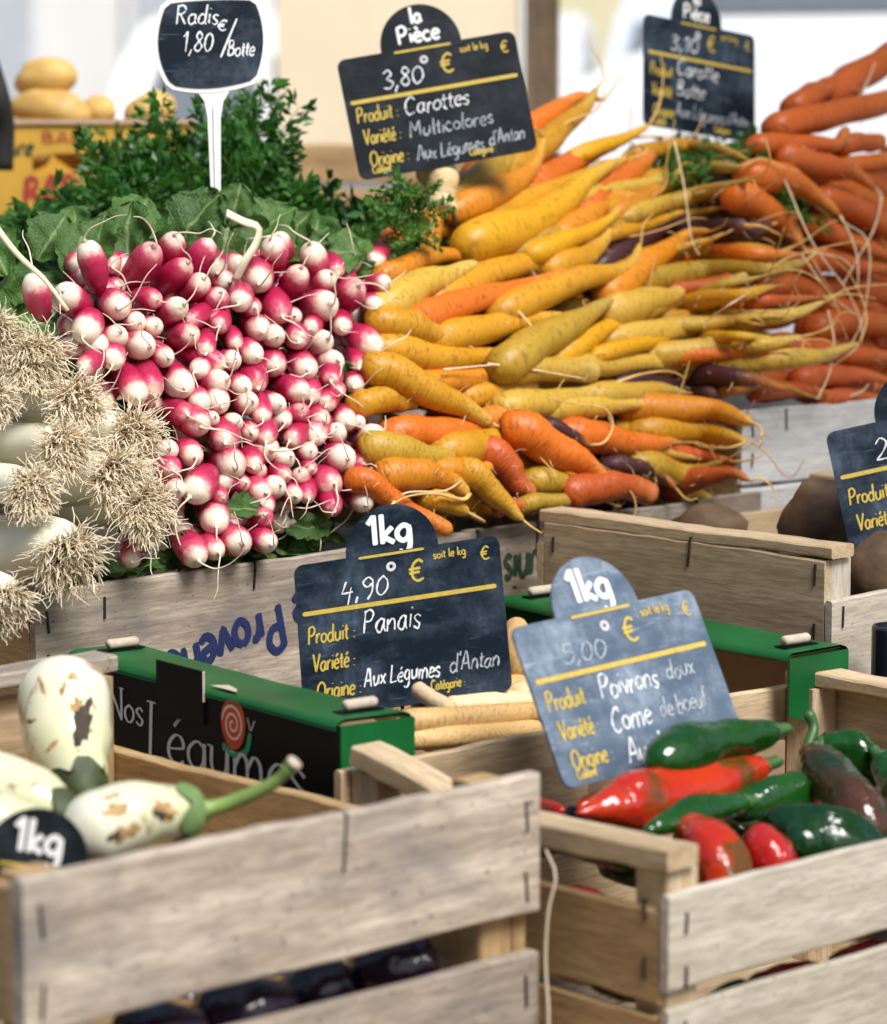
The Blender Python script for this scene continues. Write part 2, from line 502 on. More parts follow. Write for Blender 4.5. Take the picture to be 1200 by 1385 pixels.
# ------------------------------------------------------------------ stroke lettering
# list = smooth stroke, tuple = straight polyline; x-height 1, cap height about 1.9
G = {
    'a': (.98, [[(.76, .86), (.48, 1), (.14, .72), (.12, .28), (.38, 0), (.66, .22), (.78, .95)], [(.78, .98), (.76, .3), (.92, .02)]]),
    'b': (.92, [((.14, 1.9), (.12, 0)), [(.12, .6), (.42, 1), (.76, .75), (.76, .28), (.45, 0), (.12, .2)]]),
    'c': (.82, [[(.72, .82), (.45, 1), (.13, .7), (.13, .28), (.42, 0), (.74, .16)]]),
    'd': (.98, [[(.74, .75), (.46, 1), (.13, .7), (.13, .25), (.42, 0), (.74, .3)], ((.8, 1.9), (.76, .2), (.88, 0))]),
    'e': (.86, [[(.14, .5), (.5, .56), (.74, .66), (.66, .95), (.4, 1), (.13, .66), (.14, .25), (.44, 0), (.76, .18)]]),
    'f': (.6, [[(.62, 1.75), (.42, 1.85), (.28, 1.5), (.26, 0)], ((.05, 1), (.55, 1))]),
    'g': (.96, [[(.76, .84), (.46, 1), (.13, .7), (.13, .3), (.42, .04), (.72, .3), (.78, .95)], [(.78, .98), (.76, -.3), (.5, -.75), (.14, -.55)]]),
    'h': (.94, [((.14, 1.9), (.12, 0)), [(.13, .55), (.42, 1), (.74, .75), (.76, 0)]]),
    'i': (.38, [((.2, 1), (.18, .05)), ((.2, 1.42), (.22, 1.5))]),
    'k': (.86, [((.15, 1.9), (.14, 0)), ((.72, 1), (.17, .46), (.78, 0))]),
    'l': (.42, [((.2, 1.9), (.18, .12), (.34, 0))]),
    'm': (1.42, [((.13, 1), (.12, 0)), [(.13, .55), (.38, 1), (.62, .78), (.63, 0)], [(.64, .55), (.9, 1), (1.16, .78), (1.2, 0)]]),
    'n': (.94, [((.13, 1), (.12, 0)), [(.13, .55), (.42, 1), (.74, .75), (.76, 0)]]),
    'o': (.92, [[(.46, 1), (.14, .74), (.13, .28), (.44, 0), (.76, .27), (.77, .72), (.46, 1)]]),
    'p': (.94, [((.13, 1), (.11, -.8)), [(.13, .65), (.44, 1), (.78, .72), (.76, .28), (.46, 0), (.13, .22)]]),
    'r': (.66, [((.13, 1), (.12, 0)), [(.13, .5), (.34, .95), (.62, .92)]]),
    's': (.78, [[(.64, .84), (.38, 1), (.14, .78), (.36, .53), (.62, .3), (.42, 0), (.1, .16)]]),
    't': (.62, [((.3, 1.55), (.28, .2), (.5, 0)), ((.04, 1.05), (.58, 1.08))]),
    'u': (.96, [[(.13, 1), (.13, .32), (.38, 0), (.7, .25), (.78, .98)], ((.78, 1), (.78, .05))]),
    'v': (.84, [((.08, 1), (.4, 0), (.76, 1))]),
    'x': (.84, [((.1, 1), (.72, 0)), ((.72, 1), (.1, 0))]),
    'A': (1.2, [((.06, 0), (.5, 1.9), (.66, 1.8), (1.02, 0)), ((.26, .62), (.92, .66))]),
    'B': (1.12, [((.16, 1.85), (.14, 0)), [(.14, 1.85), (.7, 1.75), (.72, 1.2), (.16, 1.0), (.86, .8), (.86, .2), (.14, 0)]]),
    'C': (1.2, [[(1.05, 1.5), (.74, 1.86), (.24, 1.4), (.15, .6), (.5, .02), (1.04, .2)]]),
    'L': (1.0, [((.22, 1.9), (.12, .04), (.9, .1))]),
    'M': (1.5, [((.12, 0), (.2, 1.8), (.66, .7), (1.14, 1.8), (1.28, 0))]),
    'N': (1.3, [((.14, 0), (.14, 1.85), (1.1, 0), (1.1, 1.85))]),
    'O': (1.38, [[(.7, 1.85), (.2, 1.4), (.16, .5), (.62, 0), (1.14, .5), (1.16, 1.4), (.7, 1.85)]]),
    'P': (1.08, [((.16, 1.85), (.14, 0)), [(.1, 1.7), (.6, 1.88), (.92, 1.45), (.66, .95), (.16, .9)]]),
    'R': (1.16, [((.16, 1.85), (.14, 0)), [(.1, 1.7), (.6, 1.88), (.9, 1.45), (.62, 1.0), (.18, .95)], ((.45, .95), (1.0, 0))]),
    'V': (1.12, [((.06, 1.85), (.5, 0), (1.04, 1.85))]),
    '0': (1.0, [[(.5, 1.75), (.17, 1.3), (.15, .5), (.46, 0), (.82, .5), (.84, 1.3), (.5, 1.75)]]),
    '1': (.72, [((.08, 1.35), (.44, 1.85), (.44, 0))]),
    '2': (.98, [[(.14, 1.4), (.46, 1.8), (.8, 1.35), (.5, .6), (.12, .05)], ((.12, .03), (.88, .06))]),
    '3': (.98, [[(.14, 1.6), (.5, 1.82), (.8, 1.4), (.4, 1.0), (.84, .6), (.6, .04), (.1, .2)]]),
    '4': (1.0, [((.3, 1.8), (.1, .75), (.82, .85)), ((.72, 1.2), (.62, -.3))]),
    '5': (.98, [((.82, 1.8), (.28, 1.76), (.2, 1.05)), [(.2, 1.05), (.6, 1.15), (.86, .6), (.55, .02), (.12, .15)]]),
    '8': (.96, [[(.74, 1.45), (.46, 1.8), (.2, 1.4), (.5, .95), (.8, .45), (.46, 0), (.16, .4), (.46, .92), (.78, 1.4)]]),
    '9': (.96, [[(.74, 1.5), (.46, 1.8), (.16, 1.4), (.4, 1.0), (.74, 1.3)], [(.78, 1.6), (.74, .6), (.5, -.1)]]),
    ',': (.42, [((.26, .2), (.1, -.4))]),
    "'": (.34, [((.18, 1.9), (.14, 1.5))]),
    ':': (.42, [((.18, .75), (.2, .82)), ((.18, .1), (.2, .17))]),
    '/': (.9, [((.05, -.3), (.85, 2.1))]),
    '.': (.34, [((.15, .02), (.18, .08))]),
    '€': (1.2, [[(1.05, 1.6), (.74, 1.86), (.34, 1.4), (.28, .5), (.6, .02), (1.04, .2)], ((.06, 1.1), (.86, 1.14)), ((.06, .76), (.8, .8))]),
}
for base, acc, name in (('e', ((.34, 1.3), (.62, 1.62)), 'é'), ('e', ((.56, 1.3), (.3, 1.62)), 'è')):
    G[name] = (G[base][0], G[base][1] + [acc])
SERIF = {'N': [((-.06, 0), (.34, 0)), ((-.06, 1.85), (.22, 1.85)), ((.92, 1.85), (1.3, 1.85))],
         'L': [((-.02, 1.9), (.46, 1.9)), ((-.08, .04), (.3, .04))],
         'm': [((-.05, 0), (.3, 0)), ((.46, 0), (.8, 0)), ((1.03, 0), (1.37, 0)), ((-.05, 1), (.13, 1))],
         'u': [((-.05, 1), (.14, 1)), ((.6, 1), (.8, 1)), ((.78, 0), (.95, 0))]}


def ribbon(mb, pts, w, z, nib=False, uneven=0.0):
    n = len(pts)
    if n < 2: return
    v = []
    for i in range(n):
        d = pts[min(i + 1, n - 1)] - pts[max(i - 1, 0)]
        d = d.normalized() if d.length > 1e-9 else Vector((1, 0))
        ww = w * (0.28 + 0.72 * abs(d.y)) if nib else w
        if not nib and i in (0, n - 1): ww *= 0.6
        if uneven: ww *= 1 + uneven*noise.noise((pts[i].x*400, pts[i].y*400, z*9e3))
        nrm = Vector((-d.y, d.x)) * ww * 0.5
        v += [(*(pts[i] + nrm), z + i * 3e-6), (*(pts[i] - nrm), z + i * 3e-6)]
    mb.add(v, [(2 * i, 2 * i + 1, 2 * i + 3, 2 * i + 2) for i in range(n - 1)])


def text_mb(s, size, w, x=0, y=0, jit=0.0, slant=0.0, width=None, nib=False, z0=0.0, squeeze=1.0, mb=None):
    """size = x-height in metres; width = total length to fit"""
    mb = mb or MB()
    adv = sum((.55 if c == ' ' else G[c][0]) for c in s)
    sx = size * squeeze if width is None else width / adv
    cx, z = 0.0, z0
    for c in s:
        if c == ' ':
            cx += .55
            continue
        a, strokes = G[c]
        strokes = list(strokes) + (SERIF.get(c, []) if nib else [])
        jy = rnd.uniform(-jit, jit)
        for st in strokes:
            pp = []
            for (px, py) in st:
                px += rnd.uniform(-jit, jit) * .5
                py += rnd.uniform(-jit, jit) * .5 + jy
                pp.append(Vector((x + (cx + px) * sx + slant * py * size, y + py * size)))
            q = crom(pp, 5) if isinstance(st, list) else pp
            if not isinstance(st, list):       # subdivide the straight ones so that caps stay round
                q2 = []
                for a0, b0 in zip(q, q[1:]):
                    q2 += [a0, a0.lerp(b0, .04), a0.lerp(b0, .25), a0.lerp(b0, .5), a0.lerp(b0, .75), a0.lerp(b0, .96)]
                q = q2 + [q[-1]]
            ribbon(mb, q, w, z, nib, 0.9 if jit > .05 else 0.0)
            z += 1.2e-5
        cx += a
    return mb


# ------------------------------------------------------------------ the setting
gm, gt, gb = new_mat('asphalt_pale')
gn = noise_n(gt, coords(gt, rand=False), 3, 8, 0.7)
gt.links.new(ramp(gt, gn, [(0.3, (0.17, 0.165, 0.16)), (0.7, (0.26, 0.255, 0.25))]), gb.inputs['Base Color'])
gb.inputs['Roughness'].default_value = 0.85
g = MB(); g.add([(-150, -60, 0), (150, -60, 0), (150, 240, 0), (-150, 240, 0)], [(0, 1, 2, 3)])
tag(g.build('ground', gm, smooth=False), kind='structure')


# ------------------------------------------------------------------ crates
def board_mesh(L, h, t, n=18, rough=0.0024):
    c = min(0.0016, t * 0.25)
    sec = [(-t/2 + c, -h/2), (t/2 - c, -h/2), (t/2, -h/2 + c), (t/2, h/2 - c), (t/2 - c, h/2), (-t/2 + c, h/2), (-t/2, h/2 - c), (-t/2, -h/2 + c)]
    v, f = [], []
    wob = rnd.uniform(0, 100)
    for i in range(n + 1):
        x = L * i / n
        dy = 0.4 * rough * noise.noise((x * 6, wob, 0))
        dz1 = rough * (noise.noise((x * 9, wob, 3)) + .5*noise.noise((x * 45, wob, 3)))
        dz2 = rough * (noise.noise((x * 9, wob, 7)) + .5*noise.noise((x * 45, wob, 7)))
        for y, z in sec:
            v.append((x, y + dy, z + (dz1 if z > 0 else dz2)))
    for i in range(n):
        for k in range(8):
            f.append((i*8+k, (i+1)*8+k, (i+1)*8+(k+1) % 8, i*8+(k+1) % 8))
    f += [tuple(range(8)), tuple(range(n*8+7, n*8-1, -1))]
    return mk('board', v, f, False)


def board(par, name, p, L, h, t, axis, m, tilt=0.0):
    o = link(name, board_mesh(L, h, t), m, par, loc=p, rot=(0, tilt, math.pi/2 if axis == 'y' else 0))
    return o


STAPLE = {}


def staple(par, p, axis, h=0.016, hook=0.0):
    key = (round(h, 4), round(hook, 3))
    if key not in STAPLE:
        b = MB()
        b.box((-0.0008, -0.0012, -h/2), (0.0008, 0.0004, h/2))
        if hook: b.box((-0.0008, 0.0005, h/2 - 0.0012), (0.0008, hook, h/2 + 0.0004))
        else:
            b.box((-0.0007, 0.0005, h/2 - 0.002), (0.0007, 0.003, h/2 - 0.0004))
        STAPLE[key] = mk('staple', b.v, b.f, False)
    # axis x: on the front face (normal -y); axis y: on the left face (normal -x)
    o = link('staple', STAPLE[key], STEEL, par, loc=p, rot=(0, rnd.uniform(-.12, .12), 0 if axis == 'x' else -math.pi/2))
    return o


class Crate:
    def __init__(s, name, label, corner, yaw, Lu, Lv, H, mats, sides, post=0.026, t=0.007, group='wooden slat crates of the stall', post_top=None, rails=None):
        s.e = empty(name, (corner.x, corner.y, corner.z - H), yaw)
        tag(s.e, label, 'crate', group)
        s.H, s.Lu, s.Lv, s.t, s.yaw = H, Lu, Lv, t, yaw
        e = s.e
        for side, lst in sides.items():
            for it in lst:
                off, h = it[0], it[1]
                m = mats.get(side, mats['*'])
                zc = H + off - h/2
                if side == 'front': o = board(e, 'slat', (0, t/2, zc), Lu, h, t, 'x', m)
                if side == 'back': o = board(e, 'slat', (0, Lv - t/2, zc), Lu, h, t, 'x', m)
                if side == 'left': o = board(e, 'slat', (t/2, t + .0015, zc), Lv - 2*t - .003, h, t, 'y', m)
                if side == 'right': o = board(e, 'slat', (Lu - t/2, t + .0015, zc), Lv - 2*t - .003, h, t, 'y', m)
        pt = post_top or {}
        for key, (px, py) in {'fl': (t + .001, t + .001), 'fr': (Lu - t - .001 - post, t + .001), 'bl': (t + .001, Lv - t - .001 - post), 'br': (Lu - t - .001 - post, Lv - t - .001 - post)}.items():
            top = H + pt.get(key, -0.004)
            me = board_mesh(top - 0.004, post, post, 3, 0.0006)
            o = link('corner_post', me, mats.get('post', mats['*']), e)
            o.rotation_euler = (0, -math.pi/2, 0)
            o.location = (px + post/2, py + post/2, 0.004)
        nb = max(3, int(Lv / 0.085))
        for i in range(nb):
            y = 0.035 + (Lv - 0.07) * i / (nb - 1)
            board(e, 'bottom_slat', (t + .003, y, 0.008), Lu - 2*t - .006, 0.006, 0.06, 'x', mats.get('bottom', mats['*']))
        for (side, off, h, w) in (rails or []):
            zc = H + off - h/2
            m = mats.get('rail', mats['*'])
            if side == 'left': board(e, 'top_rail', (w/2 + .001, .002, zc), Lv - .004, h, w, 'y', m)
            if side == 'right': board(e, 'top_rail', (Lu - w/2 - .001, .002, zc), Lv - .004, h, w, 'y', m)
            if side == 'back': board(e, 'top_rail', (.002, Lv - w/2 - .001, zc), Lu - .004, h, w, 'x', m)

    def w(s, x, y, z):
        return Matrix.Translation(s.e.location) @ Matrix.Rotation(s.yaw, 4, 'Z') @ Vector((x, y, z))


YA, YB, YE, YF, YG = R(43), R(43.5), R(38), R(45), R(45)
# front left crate with the white aubergines
OA = P(30, 1190, 1.726)
A = Crate('slat_crate', 'weathered grey slat crate in front, holding the white aubergines', OA, YA, 0.40, 0.47, OA.z - 0.80,
          {'*': W_GREY, 'right': W_TAN, 'left': W_TAN, 'back': W_PALE, 'post': W_TAN},
          {'front': [(0, .089), (-.116, .085), (-.21, .05)], 'right': [(-.05, .085), (-.145, .075)],
           'left': [(-.006, .08), (-.10, .08), (-.2, .06)], 'back': [(-.004, .09), (-.11, .09), (-.21, .05)]},
          t=0.011, post_top={'fl': -.004, 'fr': -.004, 'bl': .005, 'br': .005}, rails=[('back', .018, .012, .03)], post=.028)
for x in (0.012, 0.388):
    staple(A.e, (x, -.0003, A.H - .026), 'x', .02); staple(A.e, (x, -.0003, A.H - .072), 'x', .02)
    staple(A.e, (x, -.0003, A.H - .14), 'x', .02)
staple(A.e, (0.235, -.0003, A.H - .018), 'x', .036, .011)

# pepper crate
OB = P(905, 1213, 1.96)
B = Crate('slat_crate', 'pale wooden slat crate in front, holding red and green peppers', OB, YB, 0.51, 0.315, OB.z - 0.80,
          {'*': W_PALE, 'front': W_WHITE, 'left': W_TAN, 'post': W_PALE, 'rail': W_PALE, 'right': W_PALE},
          {'front': [(0, .062), (-.073, .062), (-.146, .05)], 'left': [(-.012, .060), (-.08, .07)],
           'back': [(.030, .085), (-.065, .07)], 'right': [(.028, .08), (-.062, .08)]},
          post_top={'fl': .012, 'fr': .012, 'bl': .030, 'br': .030}, rails=[('right', .042, .011, .03)], post=.029)
board(B.e, 'top_rail', (.0155, .002, B.H + .020), .165, .014, .029, 'y', W_PALE)
o = board(B.e, 'broken_rail', (.016, .178, B.H + .017), .125, .014, .028, 'y', W_PALE, tilt=-R(12))
for z in (.02, .055): staple(B.e, (.016, -.0003, B.H - z), 'x', .014)
for z in (.09, .12): staple(B.e, (.016, -.0003, B.H - z), 'x', .014)
for z in (.012, .05, .10): staple(B.e, (-.0003, .02, B.H - z), 'y', .014)
staple(B.e, (-.0003, .295, B.H - .012), 'y', .016)

# back row: the radish crate and the carrot crate
OF = P(47, 802, 2.49)
UF = Vector((math.cos(YF), math.sin(YF), 0))
VF = Vector((-math.sin(YF), math.cos(YF), 0))
FS = {'front': [(0, .128), (-.138, .055)], 'back': [(0, .08), (-.1, .08)], 'left': [(-.012, .08), (-.1, .08)], 'right': [(-.012, .08), (-.1, .08)]}
F1 = Crate('slat_crate', 'old grey slat crate with blue stencilled word, holding radishes and leeks', OF, YF, 0.50, 0.38, 0.2,
           {'*': W_GREY, 'left': W_TAN, 'post': W_TAN}, FS)
OF2 = OF + UF * 0.505
F2 = Crate('slat_crate', 'old grey slat crate with green stencilled word, holding the multicoloured carrots', OF2, YF, 0.40, 0.38, 0.2,
           {'*': W_GREY, 'right': W_TAN}, FS)
staple(F1.e, (.232, -.0003, F1.H - .011), 'x', .024, .007)
for x, z in ((.012, .025), (.012, .06), (.07, .02)): staple(F1.e, (x, -.0003, F1.H - z), 'x', .018)
staple(F2.e, (.075, -.0003, F2.H - .012), 'x', .026, .007)
staple(F2.e, (.30, -.0003, F2.H - .012), 'x', .026, .007)

# beetroot crate at the right
OG = P(1127, 740, 2.59)
GC = Crate('slat_crate', 'fresh tan slat crate with brown beetroots, behind the green carton', OG, YG, 0.42, 0.335, 0.2,
           {'*': W_PALE, 'front': W_WHITE, 'post': W_WHITE, 'rail': W_PALE},
           {'front': [(-.044, .075), (-.128, .06)], 'left': [(-.011, .082), (-.104, .07)], 'back': [(-.03, .08), (-.12, .07)], 'right': [(-.012, .08), (-.104, .07)]},
           post_top={'fl': -.013, 'fr': -.013, 'bl': -.013, 'br': -.013}, rails=[('left', 0, .011, .03), ('right', 0, .011, .03)], post=.028)
staple(GC.e, (-.0003, .155, GC.H - .02), 'y', .026, .01)
for z in (.025, .075): staple(GC.e, (-.0003, .018, GC.H - z), 'y', .018)
staple(GC.e, (-.0003, .315, GC.H - .03), 'y', .014)
for z in (.06, .10): staple(GC.e, (.014, -.0003, GC.H - z), 'x', .018)

# white crate under the orange carrots
OI = P(1004, 556, 3.10)
YI = R(38)
IC = Crate('slat_crate', 'whitewashed slat crate under the heap of orange carrots', OI, YI, 0.52, 0.38, 0.2,
           {'*': W_WASH, 'left': W_TAN},
           {'front': [(0, .074), (-.078, .03), (-.12, .06)], 'back': [(0, .08), (-.1, .08)], 'left': [(-.01, .08), (-.1, .08)], 'right': [(-.01, .08), (-.1, .08)]})
staple(IC.e, (.06, -.0003, IC.H - .012), 'x', .022, .007)
for z in (.02, .05): staple(IC.e, (.014, -.0003, IC.H - z), 'x', .014)


OL = OF - UF*.43 + VF*.13
L0 = Crate('slat_crate', 'dark old slat crate at the left edge under the leek shafts', OL, YF, 0.42, 0.36, 0.2, {'*': W_TAN, 'front': W_GREY}, FS)


def support(label, corner, yaw, Lu, Lv, top, bot=0.80):
    H = top - bot
    return Crate('slat_crate', label, Vector((corner.x, corner.y, top)), yaw, Lu, Lv, H, {'*': W_GREY},
                 {k: [(0, H*.42), (-H*.52, H*.42)] for k in ('front', 'back', 'left', 'right')}, group='crates stacked as supports')


support('lower slat crate carrying the leek crate', OL, YF, 0.42, 0.36, F1.e.location.z - .002)
support('lower slat crate carrying the radish crate', OF, YF, 0.50, 0.38, F1.e.location.z - .002)
support('lower slat crate carrying the multicoloured carrot crate', OF2, YF, 0.40, 0.38, F1.e.location.z - .002)
support('lower slat crate carrying the beetroot crate', OG, YG, 0.42, 0.335, GC.e.location.z - .002)
support('lower slat crate carrying the whitewashed crate', OI, YI, 0.52, 0.38, IC.e.location.z - .002)

# trestle table carrying all crates
tb = empty('stall_table', (0.0, 2.75, 0), R(45))
tag(tb, 'wooden trestle table under all the vegetable crates', 'table')
for i in range(9):
    board(tb, 'table_plank', (-.78, -.74 + i * .185, .785), 1.75, .028, .182, 'x', W_TAN)
for x in (-.66, .8):
    for y in (-.66, .66):
        me = board_mesh(.765, .05, .05, 3)
        o = link('leg', me, W_TAN, tb, loc=(x, y, 0.003), rot=(0, -math.pi/2, 0))

# stencilled words on the crate boards (the boards were nailed on upside down)
def plank_text(par, s, x_right, z_base, size, w, m, width=None, tilt=0.0):
    mb = text_mb(s, size, w, width=width, jit=0.03)
    # upside down: glyph +x runs towards local -x, glyph up runs down
    rot = Matrix(((-1, 0, 0, x_right), (0, 0, -1, -0.0006), (0, -1, 0, z_base), (0, 0, 0, 1)))
    return mb.build('lettering', m, par, smooth=False, mat=rot @ Matrix.Rotation(tilt, 4, 'Z'))


plank_text(F1.e, 'de Provence', .312, F1.H - .026, .021, .0070, INK_BLUE, width=.205, tilt=R(13))
plank_text(F2.e, 'Réunis', .112, F2.H - .026, .021, .0052, INK_GREEN, width=.082)

# ------------------------------------------------------------------ green and black carton
GREEN_C = plain('carton_green', (0.006, 0.105, 0.025), 0.42, 0.25, 14, 0.1, 0.3)
BLACK_C = plain('carton_black', (0.004, 0.0045, 0.005), 0.5, 0.2, 20, 0.1, 0.12)
BROWN_C = plain('carton_brown_inside', (0.30, 0.20, 0.12), 0.75, 0.12, 60, 0.15)
EDGE_C = plain('carton_torn_edge', (0.50, 0.42, 0.33), 0.85, 0.15, 200)
OE = P(455, 975, 2.2)
EW, ELv, EH = 0.505, 0.36, 0.12
E = empty('vegetable_carton', (OE.x, OE.y, OE.z - EH), YE)
tag(E, 'open green and black printed cardboard carton holding the parsnips', 'carton')
FL = 0.068


def carton_end(side):
    # x0 outer plane, dirn +1 inwards
    def X(a): return a if side == 'left' else EW - a
    t = .003
    def bx(mb, x0, x1, y0, y1, z0, z1):
        a, b = sorted((X(x0), X(x1)))
        mb.box((a, y0, z0), (b, y1, z1))
    wall = MB(); bx(wall, 0, t, 0.0, ELv, 0, EH - .004)
    w = wall.build('end_wall', BLACK_C, E, smooth=False)
    inn = MB(); bx(inn, t + .0005, t + .0015, .001, ELv - .001, 0, EH - .005)
    inn.build('wall_lining', BROWN_C, E, smooth=False)
    # rounded green flange, swept profile across x
    prof = [(0.0, EH - .0055), (.0006, EH - .004), (.003, EH - .0018), (.008, EH), (FL - .006, EH - .001), (FL - .002, EH - .003), (FL, EH - .006)]
    fl = MB()
    v, f = [], []
    ny = 14
    for j in range(ny + 1):
        y = ELv * j / ny
        sag = -.0022 * math.sin(math.pi * j / ny) + .0008 * noise.noise((j * .7, 3, 1))
        for (a, z) in prof:
            v.append((X(a - .0008), y, z + (sag if a > .004 else 0)))
        for (a, z) in prof:
            v.append((X(a - .0008), y, z + (sag if a > .004 else 0) - .0022))
    n = len(prof)
    for j in range(ny):
        for i in range(n - 1):
            q = (j*2*n+i, j*2*n+i+1, (j+1)*2*n+i+1, (j+1)*2*n+i)
            f.append(q); f.append(tuple(k + n for k in reversed(q)))
        f.append((j*2*n+n-1, j*2*n+2*n-1, (j+1)*2*n+2*n-1, (j+1)*2*n+n-1))
    fl.add(v, f)
    fo = fl.build('top_flange', GREEN_C, E)
    # folded gusset at both ends
    for (y0, y1) in ((-.003, -.0004), (ELv + .0004, ELv + .003)):
        gs = MB()
        pol = [(X(.002), EH - .004), (X(FL - .001), EH - .005), (X(FL - .001), EH - .05), (X(FL * .55), EH - .062), (X(.002), EH - .075)]
        v = [(a, y0, z) for a, z in pol] + [(a, y1, z) for a, z in pol]
        k = len(pol)
        gs.add(v, [tuple(range(k)), tuple(range(2*k-1, k-1, -1))] + [(i, k+i, k+(i+1) % k, (i+1) % k) for i in range(k)])
        gs.build('corner_gusset', GREEN_C, E, smooth=False)
    # wooden locating pegs standing through slots
    for y in (.022, ELv - .022):
        sl = MB(); bx(sl, FL*.25, FL*.8, y - .006, y + .006, EH - .0005, EH + .0004)
        sl.build('peg_slot', BLACK_C, E, smooth=False)
        pv, pf, pt = tube([Vector((X(FL*.34), y, EH + .004)), Vector((X(FL*.36), y, EH + .0045)), Vector((X(FL*.72), y, EH + .0045)), Vector((X(FL*.74), y, EH + .004))], [.0035, .0042, .0042, .0035], 8)
        mp = MB(); mp.add(pv, pf, pt); mp.build('peg', EDGE_C, E)


carton_end('left'); carton_end('right')
mb = MB()
mb.box((FL, .0, 0), (EW - FL, .003, .05)); mb.build('front_side', BROWN_C, E, smooth=False)
mb = MB(); mb.box((.004, ELv - .003, 0), (EW - .004, ELv, .055)); mb.build('back_side', BROWN_C, E, smooth=False)
mb = MB(); mb.box((.0035, .0035, .0), (EW - .0035, ELv - .0035, .003)); mb.build('carton_bottom', BROWN_C, E, smooth=False)
# upright lock tab with its cut-out in the flange
mb = MB(); mb.box((-.0022, ELv * .46, EH - .03), (-.0002, ELv * .635, EH + .011)); mb.build('lock_tab', BLACK_C, E, smooth=False)
mb = MB(); mb.box((-.0021, ELv * .4585, EH - .012), (-.0003, ELv * .4598, EH + .0112)); mb.build('torn_edge', EDGE_C, E, smooth=False)
mb = MB(); mb.add([(.004, ELv * .36, EH + .0004), (.004, ELv * .455, EH + .0004), (.02, ELv * .455, EH - .0012), (.012, ELv * .39, EH - .0002)], [(0, 3, 2, 1)])
mb.build('tab_cutout', EDGE_C, E, smooth=False)


def end_text(mb, m, name='lettering', dx=-.0006):
    # text plane on the outer left end wall: glyph x runs from the back to the front (local -y)
    rot = Matrix(((0, 0, -1, dx), (-1, 0, 0, ELv), (0, 1, 0, EH), (0, 0, 0, 1)))
    return mb.build(name, m, E, smooth=False, mat=rot)


end_text(text_mb('Nos', .0135, .0030, x=.060, y=-.044, nib=True, width=.052), PRINT_G)
mbt = text_mb('L', .0225, .0042, x=.116, y=-.066, nib=True, width=.026)
text_mb('égumes', .0225, .0042, x=.142, y=-.066, nib=True, width=.185, mb=mbt)
end_text(mbt, PRINT_G)
LOGO_R = flat('logo_red', (0.62, 0.07, 0.025)); LOGO_G = flat('logo_green', (0.02, 0.30, 0.12))
mb = MB()
cxl, cyl = .232, -.023
mb.add([(cxl + .017*math.cos(a)*(.92+.08*math.sin(a)), cyl + .019*math.sin(a), 0) for a in [2*math.pi*i/28 for i in range(28)]], [tuple(range(28))])
lg = end_text(mb, LOGO_R, 'logo_disc', -.0005)
mb = MB()
ribbon(mb, [Vector((cxl + (.0015+.0125*k/40)*math.cos(1.2+k*.36), cyl + (.0015+.0135*k/40)*math.sin(1.2+k*.36))) for k in range(41)], .0019, 0)
end_text(mb, flat('logo_cream', (0.80, 0.62, 0.5)), 'logo_spiral', -.0009)
mb = MB()
ribbon(mb, crom([Vector(p) for p in ((cxl - .014, cyl - .017), (cxl + .002, cyl - .0225), (cxl + .017, cyl - .017), (cxl + .0225, cyl - .003))], 6), .005, 0)
end_text(mb, LOGO_G, 'logo_leaf', -.0007)
mb = MB()
ribbon(mb, [Vector((cxl + .0225, cyl - .001)), Vector((cxl + .019, cyl + .008))], .0014, 0)
ribbon(mb, [Vector((cxl + .0235, cyl - .001)), Vector((cxl + .028, cyl + .007))], .0014, 1e-5)
end_text(mb, PRINT_W, 'logo_feelers', -.0007)
# crate under the carton
support('lower slat crate carrying the green and black carton', Vector((OE.x, OE.y, 0)) + Matrix.Rotation(YE, 3, 'Z') @ Vector((.01, .01, 0)), YE, EW - .02, ELv - .02, OE.z - EH - .002)

# ------------------------------------------------------------------ price slates
def frame3(TL, d, e1, e2, z1):
    z2 = -(e1[0]*e2[0] + e1[1]*e2[1]) / z1
    X3 = RIGHT*e1[0] - UP*e1[1] - FWD*z1
    Y3 = RIGHT*e2[0] - UP*e2[1] - FWD*z2
    w, h = X3.length*d/FPX, Y3.length*d/FPX
    ex = X3.normalized(); ey = -Y3.normalized()
    ey = (ey - ex*ey.dot(ex)).normalized(); ez = ex.cross(ey)
    m = Matrix((ex, ey, ez)).transposed().to_4x4()
    m.translation = P(TL[0], TL[1], d)
    return m, w, h


def rrect(w, h, r, n=5):
    p = []
    for cx, cy, a0 in ((w - r, -r, 0), (r, -r, 90), (r, -h + r, 180), (w - r, -h + r, 270)):
        for i in range(n + 1):
            a = R(a0 + 90*i/n)
            p.append((cx + r*math.cos(a), cy + r*math.sin(a)))
    return p


